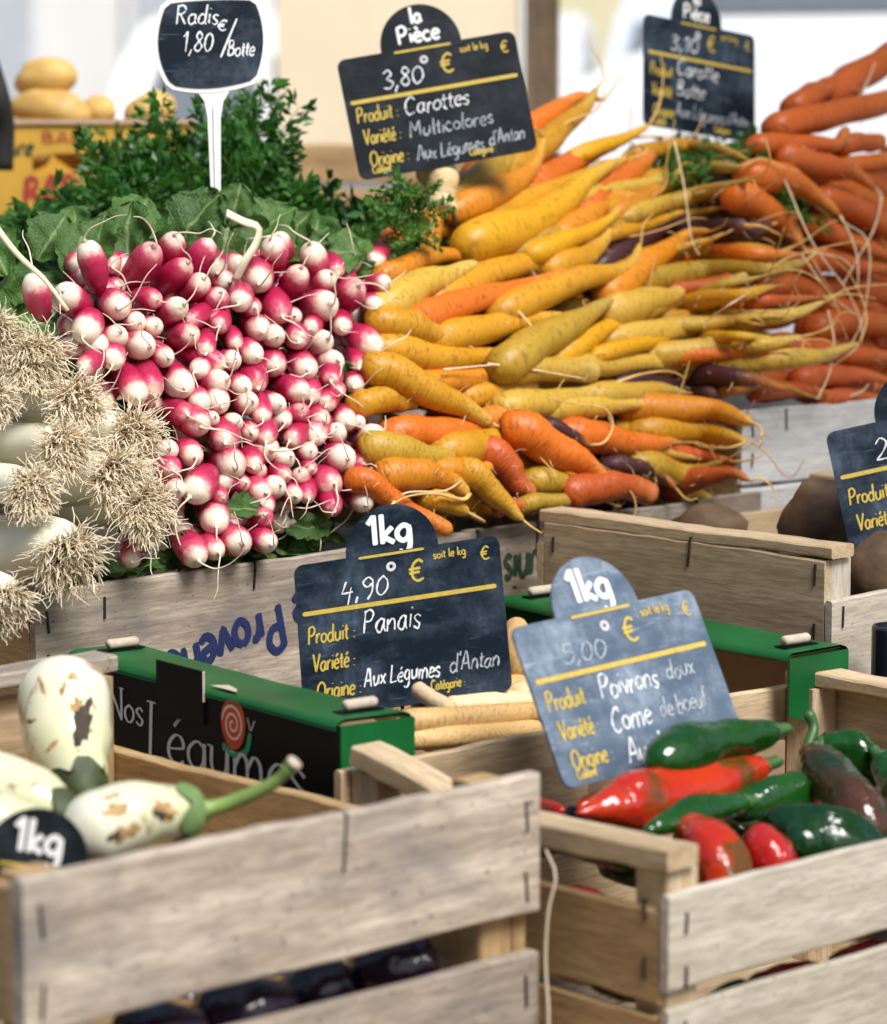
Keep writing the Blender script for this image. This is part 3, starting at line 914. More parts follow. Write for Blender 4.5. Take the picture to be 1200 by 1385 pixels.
def slate(label, TL, d, e1, e2, z1, head, lines, m=SLATE, chalk=CHALK, price=None, tab_x=.48, tab_r=.225, stake=.12, head_size=.075):
    M, w, h = frame3(TL, d, e1, e2, z1)
    s = empty('price_slate', mat=M)
    tag(s, label, 'price sign', 'chalk price slates')
    T = .0022
    b = MB(); b.prism(rrect(w, h, .045*w), -T, 0)
    b.build('board', m, s, smooth=False)
    # half round tab that stands up behind the top edge
    b = MB(); cx = tab_x*w; r = tab_r*w
    pol = [(cx + r*math.cos(a), r*1.0*math.sin(a) + .002) for a in [math.pi*i/24 for i in range(25)]]
    pol = [(cx + r, -.02*w)] + pol + [(cx - r, -.02*w)]
    b.prism(pol, -T*1.9, -T*1.02)
    b.build('round_tab', m, s, smooth=False)
    Z = .0005

    def txt(st, size, wd, x, y, mat, width=None, jit=.03, slant=.0, z=Z):
        return text_mb(st, size*w, wd*w, x=x*w, y=y*w, jit=jit, slant=slant, width=None if width is None else width*w, z0=z).build('lettering', mat, s, smooth=False)

    if head == 'kg':
        txt('1kg', .078, .026, tab_x - .115, .045, PRINT_W, width=.225, jit=0, z=-T*1.02 + Z)
    else:
        txt('la', .048, .016, tab_x - .035, .135, PRINT_W, jit=0, z=-T*1.02 + Z)
        txt('Pièce', .052, .016, tab_x - .125, .03, PRINT_W, width=.24, jit=0, z=-T*1.02 + Z)

    def bar(x0, x1, y, t, z=Z):
        mb = MB(); ribbon(mb, [Vector((x0*w, y*w)), Vector(((x0+.01)*w, y*w)), Vector(((x1-.01)*w, y*w)), Vector((x1*w, y*w))], t*w, z)
        mb.build('gold_line', GOLD, s, smooth=False)
    bar(tab_x - .16, tab_x + .16, -.012, .013)
    bar(.03, .97, -.245, .022)
    txt('€', .055, .013, .555, -.165, GOLD, width=.085, jit=0)
    txt('€', .034, .008, .905, -.11, GOLD, width=.05, jit=0)
    txt('soit le kg', .022, .006, .68, -.07, GOLD, width=.16, jit=0)
    vf = min(1.0, (h/w)/.735)
    for st, x, y, wd in (('Produit :', .045, -.395*vf, .235), ('Variété :', .06, -.53*vf, .21), ('Origine :', .07, -.665*vf, .22)):
        if True:
            txt(st, .045, .0092, x, y, GOLD, width=wd, jit=.02, slant=.08)
    if h/w > .70:
        txt('Calibre :', .026, .0075, .075, -.715, GOLD, width=.13, jit=.02)
        txt('Catégorie :', .026, .0075, .62, -.70, GOLD, width=.165, jit=.02)
    else:
        txt('Calibre :', .022, .007, .075, -h/w + .025, GOLD, width=.12, jit=.02)
        txt('Catégorie :', .022, .007, .62, -h/w + .03, GOLD, width=.15, jit=.02)
    for st, size, x, y, wd, mat in lines:
        txt(st, size, .0076, x, y, mat, width=wd, jit=.11, slant=.14)
    # eyelet
    ring = MB()
    n = 14
    v = []
    for i in range(n):
        a = 2*math.pi*i/n
        for rr, z in ((.004, Z), (.0022, Z*1.6), (.0016, Z)):
            v.append((.475*w + rr*math.cos(a), -.075*w + rr*math.sin(a), z))
    ring.add(v, [(i*3+k, ((i+1) % n)*3+k, ((i+1) % n)*3+k+1, i*3+k+1) for i in range(n) for k in range(2)])
    ring.build('eyelet', plain('eyelet_metal_%d' % len(bpy.data.materials), (.6, .6, .6), .3), s)
    # steel rod that holds it
    pv, pf, pt = tube([Vector((.47*w, -.5*h, -T - .002)), Vector((.47*w, -h, -T - .002)), Vector((.48*w, -h - stake, -T - .004))], [.0014]*3, 6)
    b = MB(); b.add(pv, pf, pt); b.build('rod', STEEL, s)
    return s


slate('dark 1kg price slate chalked Panais 4,90 standing in the parsnips', (397, 766), 2.46, (276, -43), (17, 203), 60, 'kg',
      [('4,90', .055, .215, -.21, .24, CHALK), ('Panais', .062, .31, -.385, .29, CHALK),
       ('Aux Légumes', .046, .30, -.635, .37, CHALK), ("d'Antan", .046, .715, -.625, .24, CHALK_SOFT)], stake=.06)
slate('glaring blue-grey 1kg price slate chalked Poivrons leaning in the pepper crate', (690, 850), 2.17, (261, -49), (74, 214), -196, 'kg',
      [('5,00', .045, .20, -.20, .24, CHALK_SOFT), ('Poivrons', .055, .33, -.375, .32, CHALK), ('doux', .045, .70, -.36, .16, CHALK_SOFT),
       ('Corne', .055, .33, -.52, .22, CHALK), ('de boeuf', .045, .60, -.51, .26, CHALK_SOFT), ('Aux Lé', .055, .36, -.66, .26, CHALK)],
      m=SLATE_CHALK_GLARE, stake=.04)
slate('black la Pièce price slate chalked Carottes multicolores 3,80', (455, 82), 2.98, (241, -47), (33, 163), -40, 'piece',
      [('3,80', .055, .215, -.20, .24, CHALK), ('Carottes', .052, .31, -.36, .37, CHALK), ('Multicolores', .046, .31, -.485, .48, CHALK_SOFT),
       ("Aux Légumes", .042, .33, -.615, .38, CHALK_SOFT), ("d'Antan", .042, .74, -.60, .2, CHALK_SOFT)], m=SLATE_DARK, stake=.2)
slate('blurred la Pièce price slate chalked Carotte botte 3,10 behind the carrots', (872, 18), 3.35, (162, 11), (-1, 151), -130, 'piece',
      [('3,10', .055, .22, -.20, .26, CHALK), ('Carotte', .055, .28, -.36, .38, CHALK), ('Botte', .055, .28, -.50, .26, CHALK),
       ('Aux Légumes', .05, .27, -.64, .45, CHALK_SOFT), ("d'Antan", .042, .74, -.63, .2, CHALK_SOFT)], m=SLATE, stake=.2)
slate('blue-black price slate chalked 2,50 over the beetroots at the right edge', (1116, 586), 2.72, (262, -58), (34, 196), 40, 'kg',
      [('2,50', .06, .21, -.20, .26, CHALK), ('Betterave', .065, .29, -.37, .45, CHALK), ('Rouge', .06, .33, -.52, .28, CHALK), ('Aux Légumes', .055, .31, -.66, .5, CHALK)], stake=.05)
slate('black 1kg price slate half hidden in the white aubergine crate', (-101, 1150), 1.90, (303, 46), (-34, 222), -70, 'kg',
      [('3,00', .055, .215, -.21, .24, CHALK)], m=SLATE_DARK, stake=.03)

# radish sign: white plastic holder with a navy insert
M, w, h = frame3((211, 4), 2.80, (147, -2), (2, 118), -20)
s = empty('radish_sign', mat=M)
tag(s, 'white plastic stake sign with navy panel chalked Radis 1,80', 'price sign')


def barrel(ins, n=10):
    p = []
    k = ins
    c = [(.06*w, 0.02*w), (.93*w, .06*w), (.93*w, -.72*w), (.10*w, -.78*w)]
    mids = [(.5*w, .075*w), (1.02*w, -.32*w), (.5*w, -.82*w), (-.03*w, -.40*w)]
    cen = Vector((.5*w, -.36*w))
    for i in range(4):
        a, b, m_ = Vector(c[i]), Vector(c[(i+1) % 4]), Vector(mids[i])
        q = m_*2 - (a + b)/2
        for j in range(n):
            t = (j + .5)/n
            pt = a*(1-t)**2 + q*2*t*(1-t) + b*t*t
            dv = pt - cen
            p.append(tuple(cen + dv*(1 - k/dv.length)))
    return p[::-1]


b = MB(); b.prism(barrel(0), -.0035, 0); b.build('holder', PLAST_W, s, smooth=False)
b = MB(); b.prism(barrel(.0045), .0002, .0010); b.build('panel', SLATE, s, smooth=False)
b = MB()
pol = [(.36*w, -.80*w), (.66*w, -.80*w), (.60*w, -.90*w), (.575*w, -1.05*w), (.565*w, -1.75*w), (.55*w, -2.3*w), (.51*w, -2.3*w), (.475*w, -1.75*w), (.455*w, -1.05*w), (.43*w, -.90*w)]
b.prism(pol[::-1], -.0042, -.0004); b.build('stake', PLAST_W, s, smooth=False)
b = MB()
pol = [(.505*w, -.95*w), (.525*w, -.95*w), (.525*w, -2.2*w), (.515*w, -2.2*w)]
b.prism(pol[::-1], -.0003, .0012); b.build('stake_rib', PLAST_W, s, smooth=False)
for st, size, x, y, wd in (('Radis', .095, .17, -.19, .40), ('1,80', .10, .22, -.45, .29), ('€', .05, .545, -.25, .1), ('/', .15, .58, -.46, .12), ('Botte', .075, .64, -.48, .25)):
    text_mb(st, size*w, .015*w, x=x*w, y=y*w, width=wd*w, jit=.07, slant=.14, z0=.0014).build('lettering', CHALK, s, smooth=False)

# ------------------------------------------------------------------ piles: surfaces leaning back from the crate rims
def pile_plane(O, v, tilt):
    n = (-v*math.cos(R(tilt)) + Vector((0, 0, 1))*math.sin(R(tilt))).normalized()
    return O, n


PL_R = pile_plane(OF + VF*.015, VF, 26)
PL_C = pile_plane(OF + VF*.02, VF, 31)
VI = Vector((-math.sin(YI), math.cos(YI), 0))
PL_I = pile_plane(OI + VI*.02, VI, 30)


def on_pile(x, y, off, pl):
    if pl is PL_C and x > 940:      # the tips lie over the neighbouring orange heap
        a = on_plane(x, y, PL_C[0] + PL_C[1]*off, PL_C[1]); b = on_plane(x, y, PL_I[0] + PL_I[1]*(off + .05), PL_I[1])
        k = min(1, (x - 940)/60)
        return a if (a - CAM).length < (b - CAM).length else a.lerp(b, k)
    return on_plane(x, y, pl[0] + pl[1]*off, pl[1])


def px_m(p):
    return (p - CAM).dot(FWD)/FPX


def root_tail(name, pts, r0, r1, m, parent, seg=5):
    q = resample(crom(pts, 6), max(8, 5*len(pts)))
    n = len(q)
    rad = [r0 + (r1 - r0)*(i/(n-1))**.7 for i in range(n)]
    v, f, t = tube(q, rad, seg)
    return link(name, mk(name, v, f, True, t), m, parent)


def carrot(label, pts, r0, r1, mat, layer, pl, tail=None, blunt=False, group='carrots of the multicoloured heap', step=.0125, name='carrot', tailmat=None, ext=1.0):
    off = layer*step
    P3 = [on_pile(x, y, off - (.004 if i else 0), pl) for i, (x, y) in enumerate(pts)]
    s = px_m(P3[0])
    if layer > -.5:          # the crown end runs on into the heap
        k_ = (.30 if len(pts) > 2 else .15)*ext
        P3 = [P3[0] + (P3[0] - P3[1])*k_ - pl[1]*.016] + P3
    NR = 40
    q = resample(crom(P3, 8), NR)
    base = q[0].copy()
    sd = rnd.uniform(0, 99)
    rad, qq = [], []
    for i, p in enumerate(q):
        t = i/NR
        if blunt: r = r0 + (r1 - r0)*t
        else:
            u = max(0, (t - .18)/.82)
            r = r0 - (r0 - r1*.62)*(.38*u + .62*u*u)
            if t < .18: r = r0*(.93 + .07*t/.18)
        if t < .10: r *= math.sqrt(max(.02, 1 - ((.10 - t)/.10)**2))*.98 + .02
        lim = .05 if blunt else .06
        if t > 1 - lim: r *= math.sqrt(max(.12 if not blunt else .2, 1 - ((t - 1 + lim)/lim)**2))
        r *= 1 + .09*noise.noise((t*6, sd, 0)) + .045*noise.noise((t*26, sd, 5))
        rad.append(max(r, .8)*s)
        qq.append(p - base + Vector((noise.noise((t*3.4, sd, 1)), noise.noise((t*3.4, sd, 2)), noise.noise((t*3.4, sd, 3))))*r0*s*.20)
    v, f, tt = tube(qq, rad, 14, lump=lambda t, th: 1 + .05*noise.noise((math.cos(th)*1.2 + t*5, math.sin(th)*1.2, sd)))
    wq = [math.cos(2*math.pi*(k % 14)/14) for k in range(len(v))]
    o = link(name, mk(name, v, f, True, tt, wq), CM[mat], loc=base)
    tag(o, label, 'carrot', group)
    if tail:
        tp = [qq[-1]] + [on_pile(x, y, off + .004 + .004*k, pl) - base for k, (x, y) in enumerate(tail)]
        root_tail('root', tp, max(r1*.34, 2.2)*s, .8*s, tailmat or ROOT_T, o)
    elif not blunt and rnd.random() < .85:
        d = (qq[-1] - qq[-7]).normalized()
        side = Vector((rnd.uniform(-1, 1), rnd.uniform(-.5, .3), rnd.uniform(-1, .7)))
        L = rnd.uniform(.025, .085)
        tp = [qq[-2], qq[-1] + d*L*.3, qq[-1] + d*L*.6 + side*L*.22, qq[-1] + d*L*.8 + side*L*.6, qq[-1] + d*L + side*L*.7 + Vector((0, 0, rnd.uniform(-.5, .5)))*L]
        root_tail('root', tp, max(r1*.3, 1.8)*s, .7*s, ROOT_T, o)
    if layer > -1:
        hb = MB()
        for _ in range(rnd.randint(5, 10)):       # hair roots along the body
            i = rnd.randint(12, 37)
            dr = Vector((rnd.uniform(-1, 1), rnd.uniform(-1, .1), rnd.uniform(-1, 1))).normalized()
            p0 = qq[i] + dr*rad[i]*.9
            L = rnd.uniform(.004, .014)
            d2 = Vector((rnd.uniform(-1, 1), rnd.uniform(-1, 0), rnd.uniform(-1, .5)))
            hv, hf, ht = tube(resample(crom([p0, p0 + dr*L*.4 + d2*L*.2, p0 + dr*L*.6 + d2*L*.8], 4), 5), [.0005, .00045, .0004, .0003, .00025, .0002], 3, cap=False)
            hb.add(hv, hf, ht)
        hb.build('hair_roots', ROOT, o)['kind'] = 'stuff'
    return o


CARROTS = [
 ('thick yellow carrot with brown tip, topmost of the multicoloured heap', [(690,228),(745,182),(790,146),(811,117)], 25, 8, 'Y', 1),
 ('orange carrot with long thin tail behind the topmost yellow one', [(655,222),(720,168),(780,132),(818,136)], 22, 7, 'O', 0, [(838,108),(850,82)]),
 ('olive yellow carrot under the lower corner of the Carottes slate', [(622,262),(690,216),(734,184)], 27, 14, 'G', 1.6),
 ('amber carrot whose tip curls up with a white root', [(628,280),(690,252),(724,218),(737,186)], 25, 6, 'A', 2.4, [(722,173),(690,174),(656,182)]),
 ('cream carrot seen from its round end under the Carottes slate', [(594,232),(597,268),(600,290)], 26, 21, 'C', 2.6, None, True),
 ('short pale amber carrot under the cream one', [(608,302),(640,290),(664,294)], 19, 5, 'A', 1),
 ('knobbly pale amber carrot stub left of the bright yellow one', [(583,300),(581,342)], 18, 15, 'A', 1.6, None, True),
 ('long orange carrot above the big bright yellow one', [(672,282),(740,240),(800,208),(840,190)], 28, 11, 'O', .6),
 ('yellow carrot with tall tail standing up before the 3,10 slate', [(790,206),(848,186),(878,168)], 13, 5, 'B', 1, [(892,140),(897,102),(894,76)]),
 ('big bright yellow carrot high in the middle of the heap', [(640,330),(700,306),(762,274),(797,244),(832,217)], 34, 7, 'B', 3),
 ('yellow carrot squeezed behind the big bright yellow one', [(660,298),(730,266),(800,234),(856,212)], 23, 8, 'Y', 1.6),
 ('fat orange carrot right of the big bright yellow one', [(782,296),(830,248),(884,208)], 31, 14, 'O', 1.4),
 ('yellow carrot tapering under the 3,10 slate', [(838,262),(900,236),(958,216)], 19, 6, 'B', .6, [(985,208),(1012,203)]),
 ('slim yellow carrot along the top right edge of the heap', [(870,206),(930,198),(980,204),(1014,217)], 13, 4, 'Y', 0, [(1032,228),(1046,236)]),
 ('pale yellow carrot with forked tip pointing at the orange heap', [(885,248),(950,231),(1002,226)], 18, 5, 'P', 1.2, [(1030,214),(1058,226),(1080,232)]),
 ('amber carrot with curled tip below the fat orange one', [(762,316),(800,287),(832,268),(868,265)], 22, 5, 'A', 2.6),
 ('amber yellow carrot tip right of the curled amber one', [(836,290),(878,264),(904,249)], 21, 8, 'A', 2),
 ('slim yellow carrot with ragged tip in mid heap', [(732,338),(790,317),(826,296),(839,280)], 17, 6, 'B', 3.4),
 ('yellow carrot dipping behind the tan one with tall root', [(755,360),(800,342),(824,309)], 22, 8, 'Y', 3),
 ('pale olive carrot behind the dark purple one', [(826,308),(880,300),(926,288)], 17, 8, 'G', 1.2),
 ('long dark purple carrot slanting up through the heap', [(822,352),(880,316),(925,290),(950,274)], 19, 13, 'V', 1.8, None, True),
 ('blunt purple carrot end beside the salmon carrot', [(915,312),(975,309),(1008,305)], 15, 12, 'V', .8, [(1030,306),(1056,318)], True),
 ('salmon orange carrot above the blunt purple end', [(880,290),(960,280),(1034,284)], 15, 9, 'R', 0),
 ('orange carrot with long thin tip below the purple end', [(888,356),(948,341),(1020,344),(1085,342)], 22, 5, 'O', .8),
 ('orange carrot with hooked root over the dark purple one', [(832,388),(885,350),(928,318),(962,313)], 25, 5, 'A', 3, [(978,305),(984,296)]),
 ('tan yellow carrot with root curling straight up', [(692,414),(780,379),(846,362),(867,328)], 25, 7, 'Y', 4, [(870,305),(884,288)]),
 ('yellow carrot with long white root arching over its neighbours', [(602,403),(680,364),(776,346)], 27, 10, 'Y', 2.8, [(740,341),(782,357),(822,384),(841,398),(840,412)]),
 ('orange carrot with yellow tip across the middle of the heap', [(560,434),(647,404),(733,380),(768,361)], 24, 7, 'O', 4),
 ('pale yellow carrot beside the radishes pointing up right', [(528,408),(590,376),(645,356)], 28, 9, 'P', 4),
 ('amber carrot lying above the pale one by the radishes', [(532,368),(595,346),(672,350)], 18, 4, 'A', 3),
 ('dirty orange carrot with green fronds between radishes and heap', [(496,372),(526,332),(552,298)], 24, 18, 'O', 1),
 ('yellow carrot pointing right in mid heap', [(610,456),(690,436),(768,424)], 25, 6, 'Y', 4),
 ('big olive yellow carrot with dark tip in mid heap', [(694,484),(765,441),(830,406)], 30, 11, 'G', 4.6),
 ('sharp bright amber carrot under the big olive one', [(768,474),(825,441),(864,417)], 19, 6, 'B', 3.6),
 ('yellow carrot just right of the radishes, ringed with creases', [(526,436),(580,450),(627,468)], 26, 9, 'Y', 4.4),
 ('yellow carrot below the creased one by the radishes', [(528,474),(600,485),(700,475)], 26, 7, 'Y', 3.8),
 ('amber carrot with white root lying along it', [(572,518),(640,512),(703,494)], 21, 7, 'A', 3.4),
 ('cut amber carrot end facing right', [(645,534),(722,525)], 20, 18, 'Y', 2.8, None, True),
 ('long yellow carrot slanting down beside the radishes', [(524,502),(597,538),(668,571)], 28, 12, 'Y', 4.8),
 ('cut yellow carrot end beside the radishes', [(500,543),(560,538)], 21, 19, 'Y', 3.8, None, True),
 ('orange carrot with a peach end under the long yellow one', [(545,584),(620,584),(682,560)], 25, 21, 'O', 3.6, None, True),
 ('tan yellow carrot with thin root pointing up right', [(612,610),(690,588),(732,564)], 28, 6, 'Y', 3.6, [(752,530),(763,513)]),
 ('pale amber carrot behind the bright orange one', [(680,556),(720,566),(760,596)], 24, 10, 'P', 3),
 ('bright orange carrot in the middle of the bottom rows', [(708,584),(765,616),(833,652)], 31, 9, 'O', 5),
 ('greenish yellow carrot at the bottom beside the radishes', [(516,606),(570,618),(630,611)], 26, 8, 'G', 4.4),
 ('tan carrot with a long root trailing right', [(600,636),(648,636),(676,616)], 19, 6, 'A', 4.2, [(692,600),(722,612),(745,634),(752,646)]),
 ('amber orange carrot with knobbly end over the 1kg tab', [(540,642),(600,646),(634,670)], 26, 13, 'A', 4.6, [(625,676),(590,668),(550,672),(520,690)]),
 ('yellow carrot pointing down at the crate rim', [(640,640),(675,676),(709,706)], 22, 8, 'Y', 4.8),
 ('reddish orange carrot pointing down in the bottom rows', [(670,615),(700,650),(724,670)], 26, 11, 'R', 4),
 ('orange carrot behind the Panais slate tab', [(496,652),(550,688),(609,720)], 21, 12, 'O', 4.6, None, True),
 ('small tan carrot end above the Panais slate', [(592,676),(632,692)], 17, 12, 'Y', 4),
 ('olive carrot lying just above the crate rim', [(735,648),(780,662),(817,675)], 20, 8, 'G', 3.8),
 ('olive carrot stub on the crate rim', [(718,680),(772,677)], 14, 11, 'G', 4, None, True),
 ('small orange carrot stub on the crate rim', [(688,684),(724,688)], 13, 10, 'R', 3.6, None, True),
 ('blunt red-orange carrot above the tan crate corner', [(790,662),(850,658),(884,674)], 26, 18, 'R', 4.2, None, True),
 ('cut pale yellow carrot end in mid heap', [(710,500),(806,503)], 20, 17, 'P', 4, None, True),
 ('pale yellow carrot with short pointed tip in mid heap', [(755,496),(850,492),(934,495)], 20, 10, 'P', 3.2),
 ('yellow carrot with forked root below the cut pale end', [(696,548),(760,542),(808,529)], 25, 12, 'P', 3.8, [(860,508),(905,502),(928,512)]),
 ('pale carrot with slim tip, third from the bottom', [(755,555),(830,549),(886,546)], 20, 6, 'P', 3.6),
 ('pale carrot pointing right above the purple stub', [(815,535),(885,528),(931,530)], 20, 6, 'P', 3.2),
 ('dark purple stub with reddish cut end', [(850,518),(925,525),(969,533)], 18, 12, 'V', 2.4, None, True),
 ('dark purple carrot fading to an orange tip at the right', [(925,508),(995,510),(1064,526)], 21, 6, 'W', 1.4),
 ('knobbly amber carrot end before the whitewashed crate', [(872,552),(965,556),(1018,574)], 23, 10, 'A', 2.8),
 ('tan amber carrot under the knobbly amber one', [(880,582),(955,584),(1008,598)], 22, 9, 'Y', 2.4, [(985,606),(950,604),(938,598)]),
 ('orange carrot pointing right in the lower rows', [(780,588),(860,600),(919,597)], 26, 7, 'O', 3.4),
 ('small dark red carrot with looping orange tail', [(746,578),(797,602)], 15, 8, 'W', 4.4, [(818,598),(829,573),(816,552),(775,546),(742,538)]),
 ('olive carrot in the lower right of the heap', [(868,628),(930,642),(980,625)], 24, 5, 'G', 2.6),
 ('orange carrot with black tail before the whitewashed crate', [(925,652),(985,640),(1014,648)], 20, 6, 'R', 1.8, [(1030,648),(1046,660),(1050,676)]),
 ('thin red carrot with tail crossing the whitewashed crate', [(885,612),(950,618),(992,625)], 15, 5, 'R', 2, [(1022,620),(1042,606)]),
 ('purple-red carrot with bent tail at the bottom', [(838,628),(890,641),(914,660)], 15, 6, 'W', 3.2, [(930,676),(944,674)]),
 ('long pale carrot with tail reaching far right', [(842,456),(955,440),(1060,427),(1116,410)], 20, 6, 'P', 3, [(1150,390),(1204,384)]),
 ('thin yellow carrot lying over the long pale one', [(820,477),(885,461),(942,439)], 14, 4, 'B', 3.8),
 ('pale carrot under the long pale one', [(880,484),(975,470),(1032,465),(1088,455)], 20, 5, 'P', 2.6),
 ('long pale tan carrot with tail sweeping upwards at the right', [(960,496),(1060,487),(1118,478),(1162,464)], 20, 4, 'P', 2.4, [(1172,425),(1152,375),(1130,352)]),
 ('olive yellow carrot with brushy root end', [(870,381),(955,366),(1034,365),(1088,358)], 19, 10, 'G', 2.4, [(1100,345),(1118,338)]),
 ('pale yellow carrot with thick pointed tip left of centre right', [(838,420),(900,401),(939,387)], 25, 9, 'P', 3.4),
 ('greenish yellow carrot with thin wavy tip', [(872,419),(940,396),(978,385),(1034,372)], 18, 3, 'P', 2.8),
 ('tan carrot under the greenish one', [(925,414),(1000,398),(1048,387)], 17, 6, 'Y', 2),
 ('thin red-orange carrot running to the right', [(950,420),(1025,408),(1112,402)], 14, 4, 'R', 1.4, [(1150,398),(1185,404)]),
 ('broad pale olive carrot deep in mid heap', [(780,468),(850,452),(915,440)], 25, 12, 'G', 2),
]
for c in CARROTS:
    lab, pts, r0, r1, mt, ly = c[:6]
    carrot(lab, pts, r0*.95, r1*.9, mt, ly, PL_C, c[6] if len(c) > 6 else None, c[7] if len(c) > 7 else False)

# deeper carrots that show only through the gaps
CN = {'Y': 'yellow', 'A': 'amber', 'O': 'orange', 'P': 'pale yellow', 'G': 'olive', 'R': 'red-orange', 'V': 'purple', 'T': 'deep orange', 'B': 'bright yellow'}
for k in range(96):
    for _ in range(40):
        x, y = rnd.uniform(520, 1000), rnd.uniform(215, 690)
        if y > 215 + max(0, (640 - x))*.9 and y > 200 + max(0, x - 900)*.5 and y < 690 - max(0, x - 880)*.5: break
    an = rnd.uniform(-.45, .0) if y < 480 else rnd.uniform(-.1, .35)
    L = rnd.uniform(85, 130)
    cc = rnd.choice('YYAOPGRRV')
    zone = ('top' if y < 320 else 'upper middle' if y < 430 else 'lower middle' if y < 560 else 'bottom') + (' left' if x < 640 else ' right' if x > 820 else '')
    carrot('%s carrot glimpsed in a gap at the %s of the multicoloured heap' % (CN[cc], zone), [(x - L*.5, y - math.sin(an)*L*.5), (x + L*.1, y + math.sin(an)*L*.1), (x + L*.5, y + math.sin(an)*L*.5)],
           rnd.uniform(20, 27), rnd.uniform(6, 10), cc, rnd.choice((-.6, -1.2, -2.4, -3.4)), PL_C, group='carrots deep inside the multicoloured heap')

for k in range(46):
    x = rnd.uniform(740, 1010); y = rnd.uniform(250, 640)
    if y < 225 + (x - 740)*.12 or y > 665 - max(0, x - 880)*.4: continue
    if y > 530 and x > 930: continue
    an = rnd.uniform(-.42, -.12) if y < 400 else rnd.uniform(-.15, .08) if y < 540 else rnd.uniform(.0, .25)
    L = rnd.uniform(100, 160)
    cc = rnd.choice('PPYYBOARG')
    zone = ('top' if y < 320 else 'upper middle' if y < 430 else 'lower middle' if y < 560 else 'bottom') + (' right' if x > 870 else '')
    carrot('slim %s carrot wedged between thicker ones at the %s of the heap' % (CN.get(cc, 'bright yellow'), zone), [(x - L*.5, y - math.sin(an)*L*.5), (x, y + rnd.uniform(-4, 4)), (x + L*.5, y + math.sin(an)*L*.5)],
           rnd.uniform(11, 16), rnd.uniform(3, 5), cc, rnd.uniform(.6, 3.0), PL_C)

ORANGE = [
 ('broad dark orange carrot topmost of the orange heap', [(1120,128),(1160,105),(1215,70)], 26, 24, 'T', 0, None, True),
 ('humped orange carrot resting on the long one', [(1078,142),(1122,119),(1167,124)], 22, 7, 'T', 1, [(1178,100),(1184,84)]),
 ('long fat orange carrot across the top of the orange heap', [(1055,172),(1130,153),(1212,136)], 24, 20, 'T', 2, None, True),
 ('orange carrot with stub bent upwards', [(1030,197),(1090,195),(1130,196),(1146,172)], 21, 9, 'T', 3, None, True),
 ('orange carrot end behind the bent one', [(1148,195),(1193,192)], 17, 14, 'T', 1.6, None, True),
 ('orange carrot at the right edge below the carrot end', [(1138,226),(1212,215)], 15, 13, 'O', 1, None, True),
 ('orange carrot with tail hanging at the right', [(1068,214),(1142,230),(1184,252)], 24, 8, 'T', 3, [(1192,268),(1182,310),(1160,350),(1140,385)]),
 ('orange carrot with long tail hanging down in the middle', [(1022,236),(1090,254),(1137,292)], 26, 8, 'O', 4, [(1150,318),(1160,350),(1161,390)]),
 ('orange carrot pointing down at the left of the orange heap', [(1002,266),(1054,296),(1086,334)], 28, 12, 'O', 3),
 ('dark orange carrot slanting to the right edge', [(1118,268),(1165,290),(1215,318)], 22, 18, 'T', 1.8, None, True),
 ('shaded orange carrot below the slanting one', [(1098,305),(1150,326),(1210,352)], 20, 12, 'T', 1.4),
 ('orange carrot lying left in the lower orange heap', [(1042,384),(1085,390),(1124,412)], 24, 10, 'T', 1.6),
 ('shaded orange carrot with tail above the lower rows', [(1085,350),(1140,356),(1205,366)], 20, 10, 'T', 1.6),
 ('red-brown carrot at the right edge in the lower rows', [(1110,440),(1160,436),(1215,444)], 24, 18, 'T', 1.4, None, True),
 ('long shaded carrot low in the orange heap', [(1070,470),(1130,478),(1212,486)], 22, 14, 'T', 1),
 ('shaded carrot with thin tail above the white crate', [(1090,512),(1150,508),(1205,516)], 20, 8, 'R', 1.6),
 ('slim orange carrot on the rim of the white crate', [(1030,530),(1080,528),(1145,536)], 15, 5, 'R', 1.8, [(1165,530),(1175,520)]),
 ('amber carrot on the rim of the white crate', [(985,524),(1040,519),(1090,532)], 14, 4, 'A', 2.4),
 ('orange carrot tip lying on the white crate rim at the right', [(1120,538),(1160,536),(1205,541)], 13, 6, 'R', 1.2),
]
for c in ORANGE:
    lab, pts, r0, r1, mt, ly = c[:6]
    carrot(lab, pts, r0*.88, r1*.85, mt, ly, PL_I, c[6] if len(c) > 6 else None, c[7] if len(c) > 7 else False, 'carrots of the orange heap', tailmat=ROOT, ext=.1)
for k in range(64):
    x, y = rnd.uniform(1050, 1260), rnd.uniform(225, 535)
    if y < 225 + max(0, 1150 - x)*.9: continue
    an = rnd.uniform(-.1, .5)
    L = rnd.uniform(90, 130)
    cc = rnd.choice('TTTRO')
    zone = ('upper' if y < 340 else 'middle' if y < 440 else 'lower') + (' left' if x < 1120 else ' right')
    carrot('%s carrot in the shade, deep in the %s of the orange heap' % (CN[cc], zone), [(x - L*.5, y - math.sin(an)*L*.5), (x, y), (x + L*.5, y + math.sin(an)*L*.5)],
           rnd.uniform(19, 25), rnd.uniform(6, 11), cc, rnd.choice((-.6, -1.6, -2.8)), PL_I, group='carrots deep inside the orange heap')

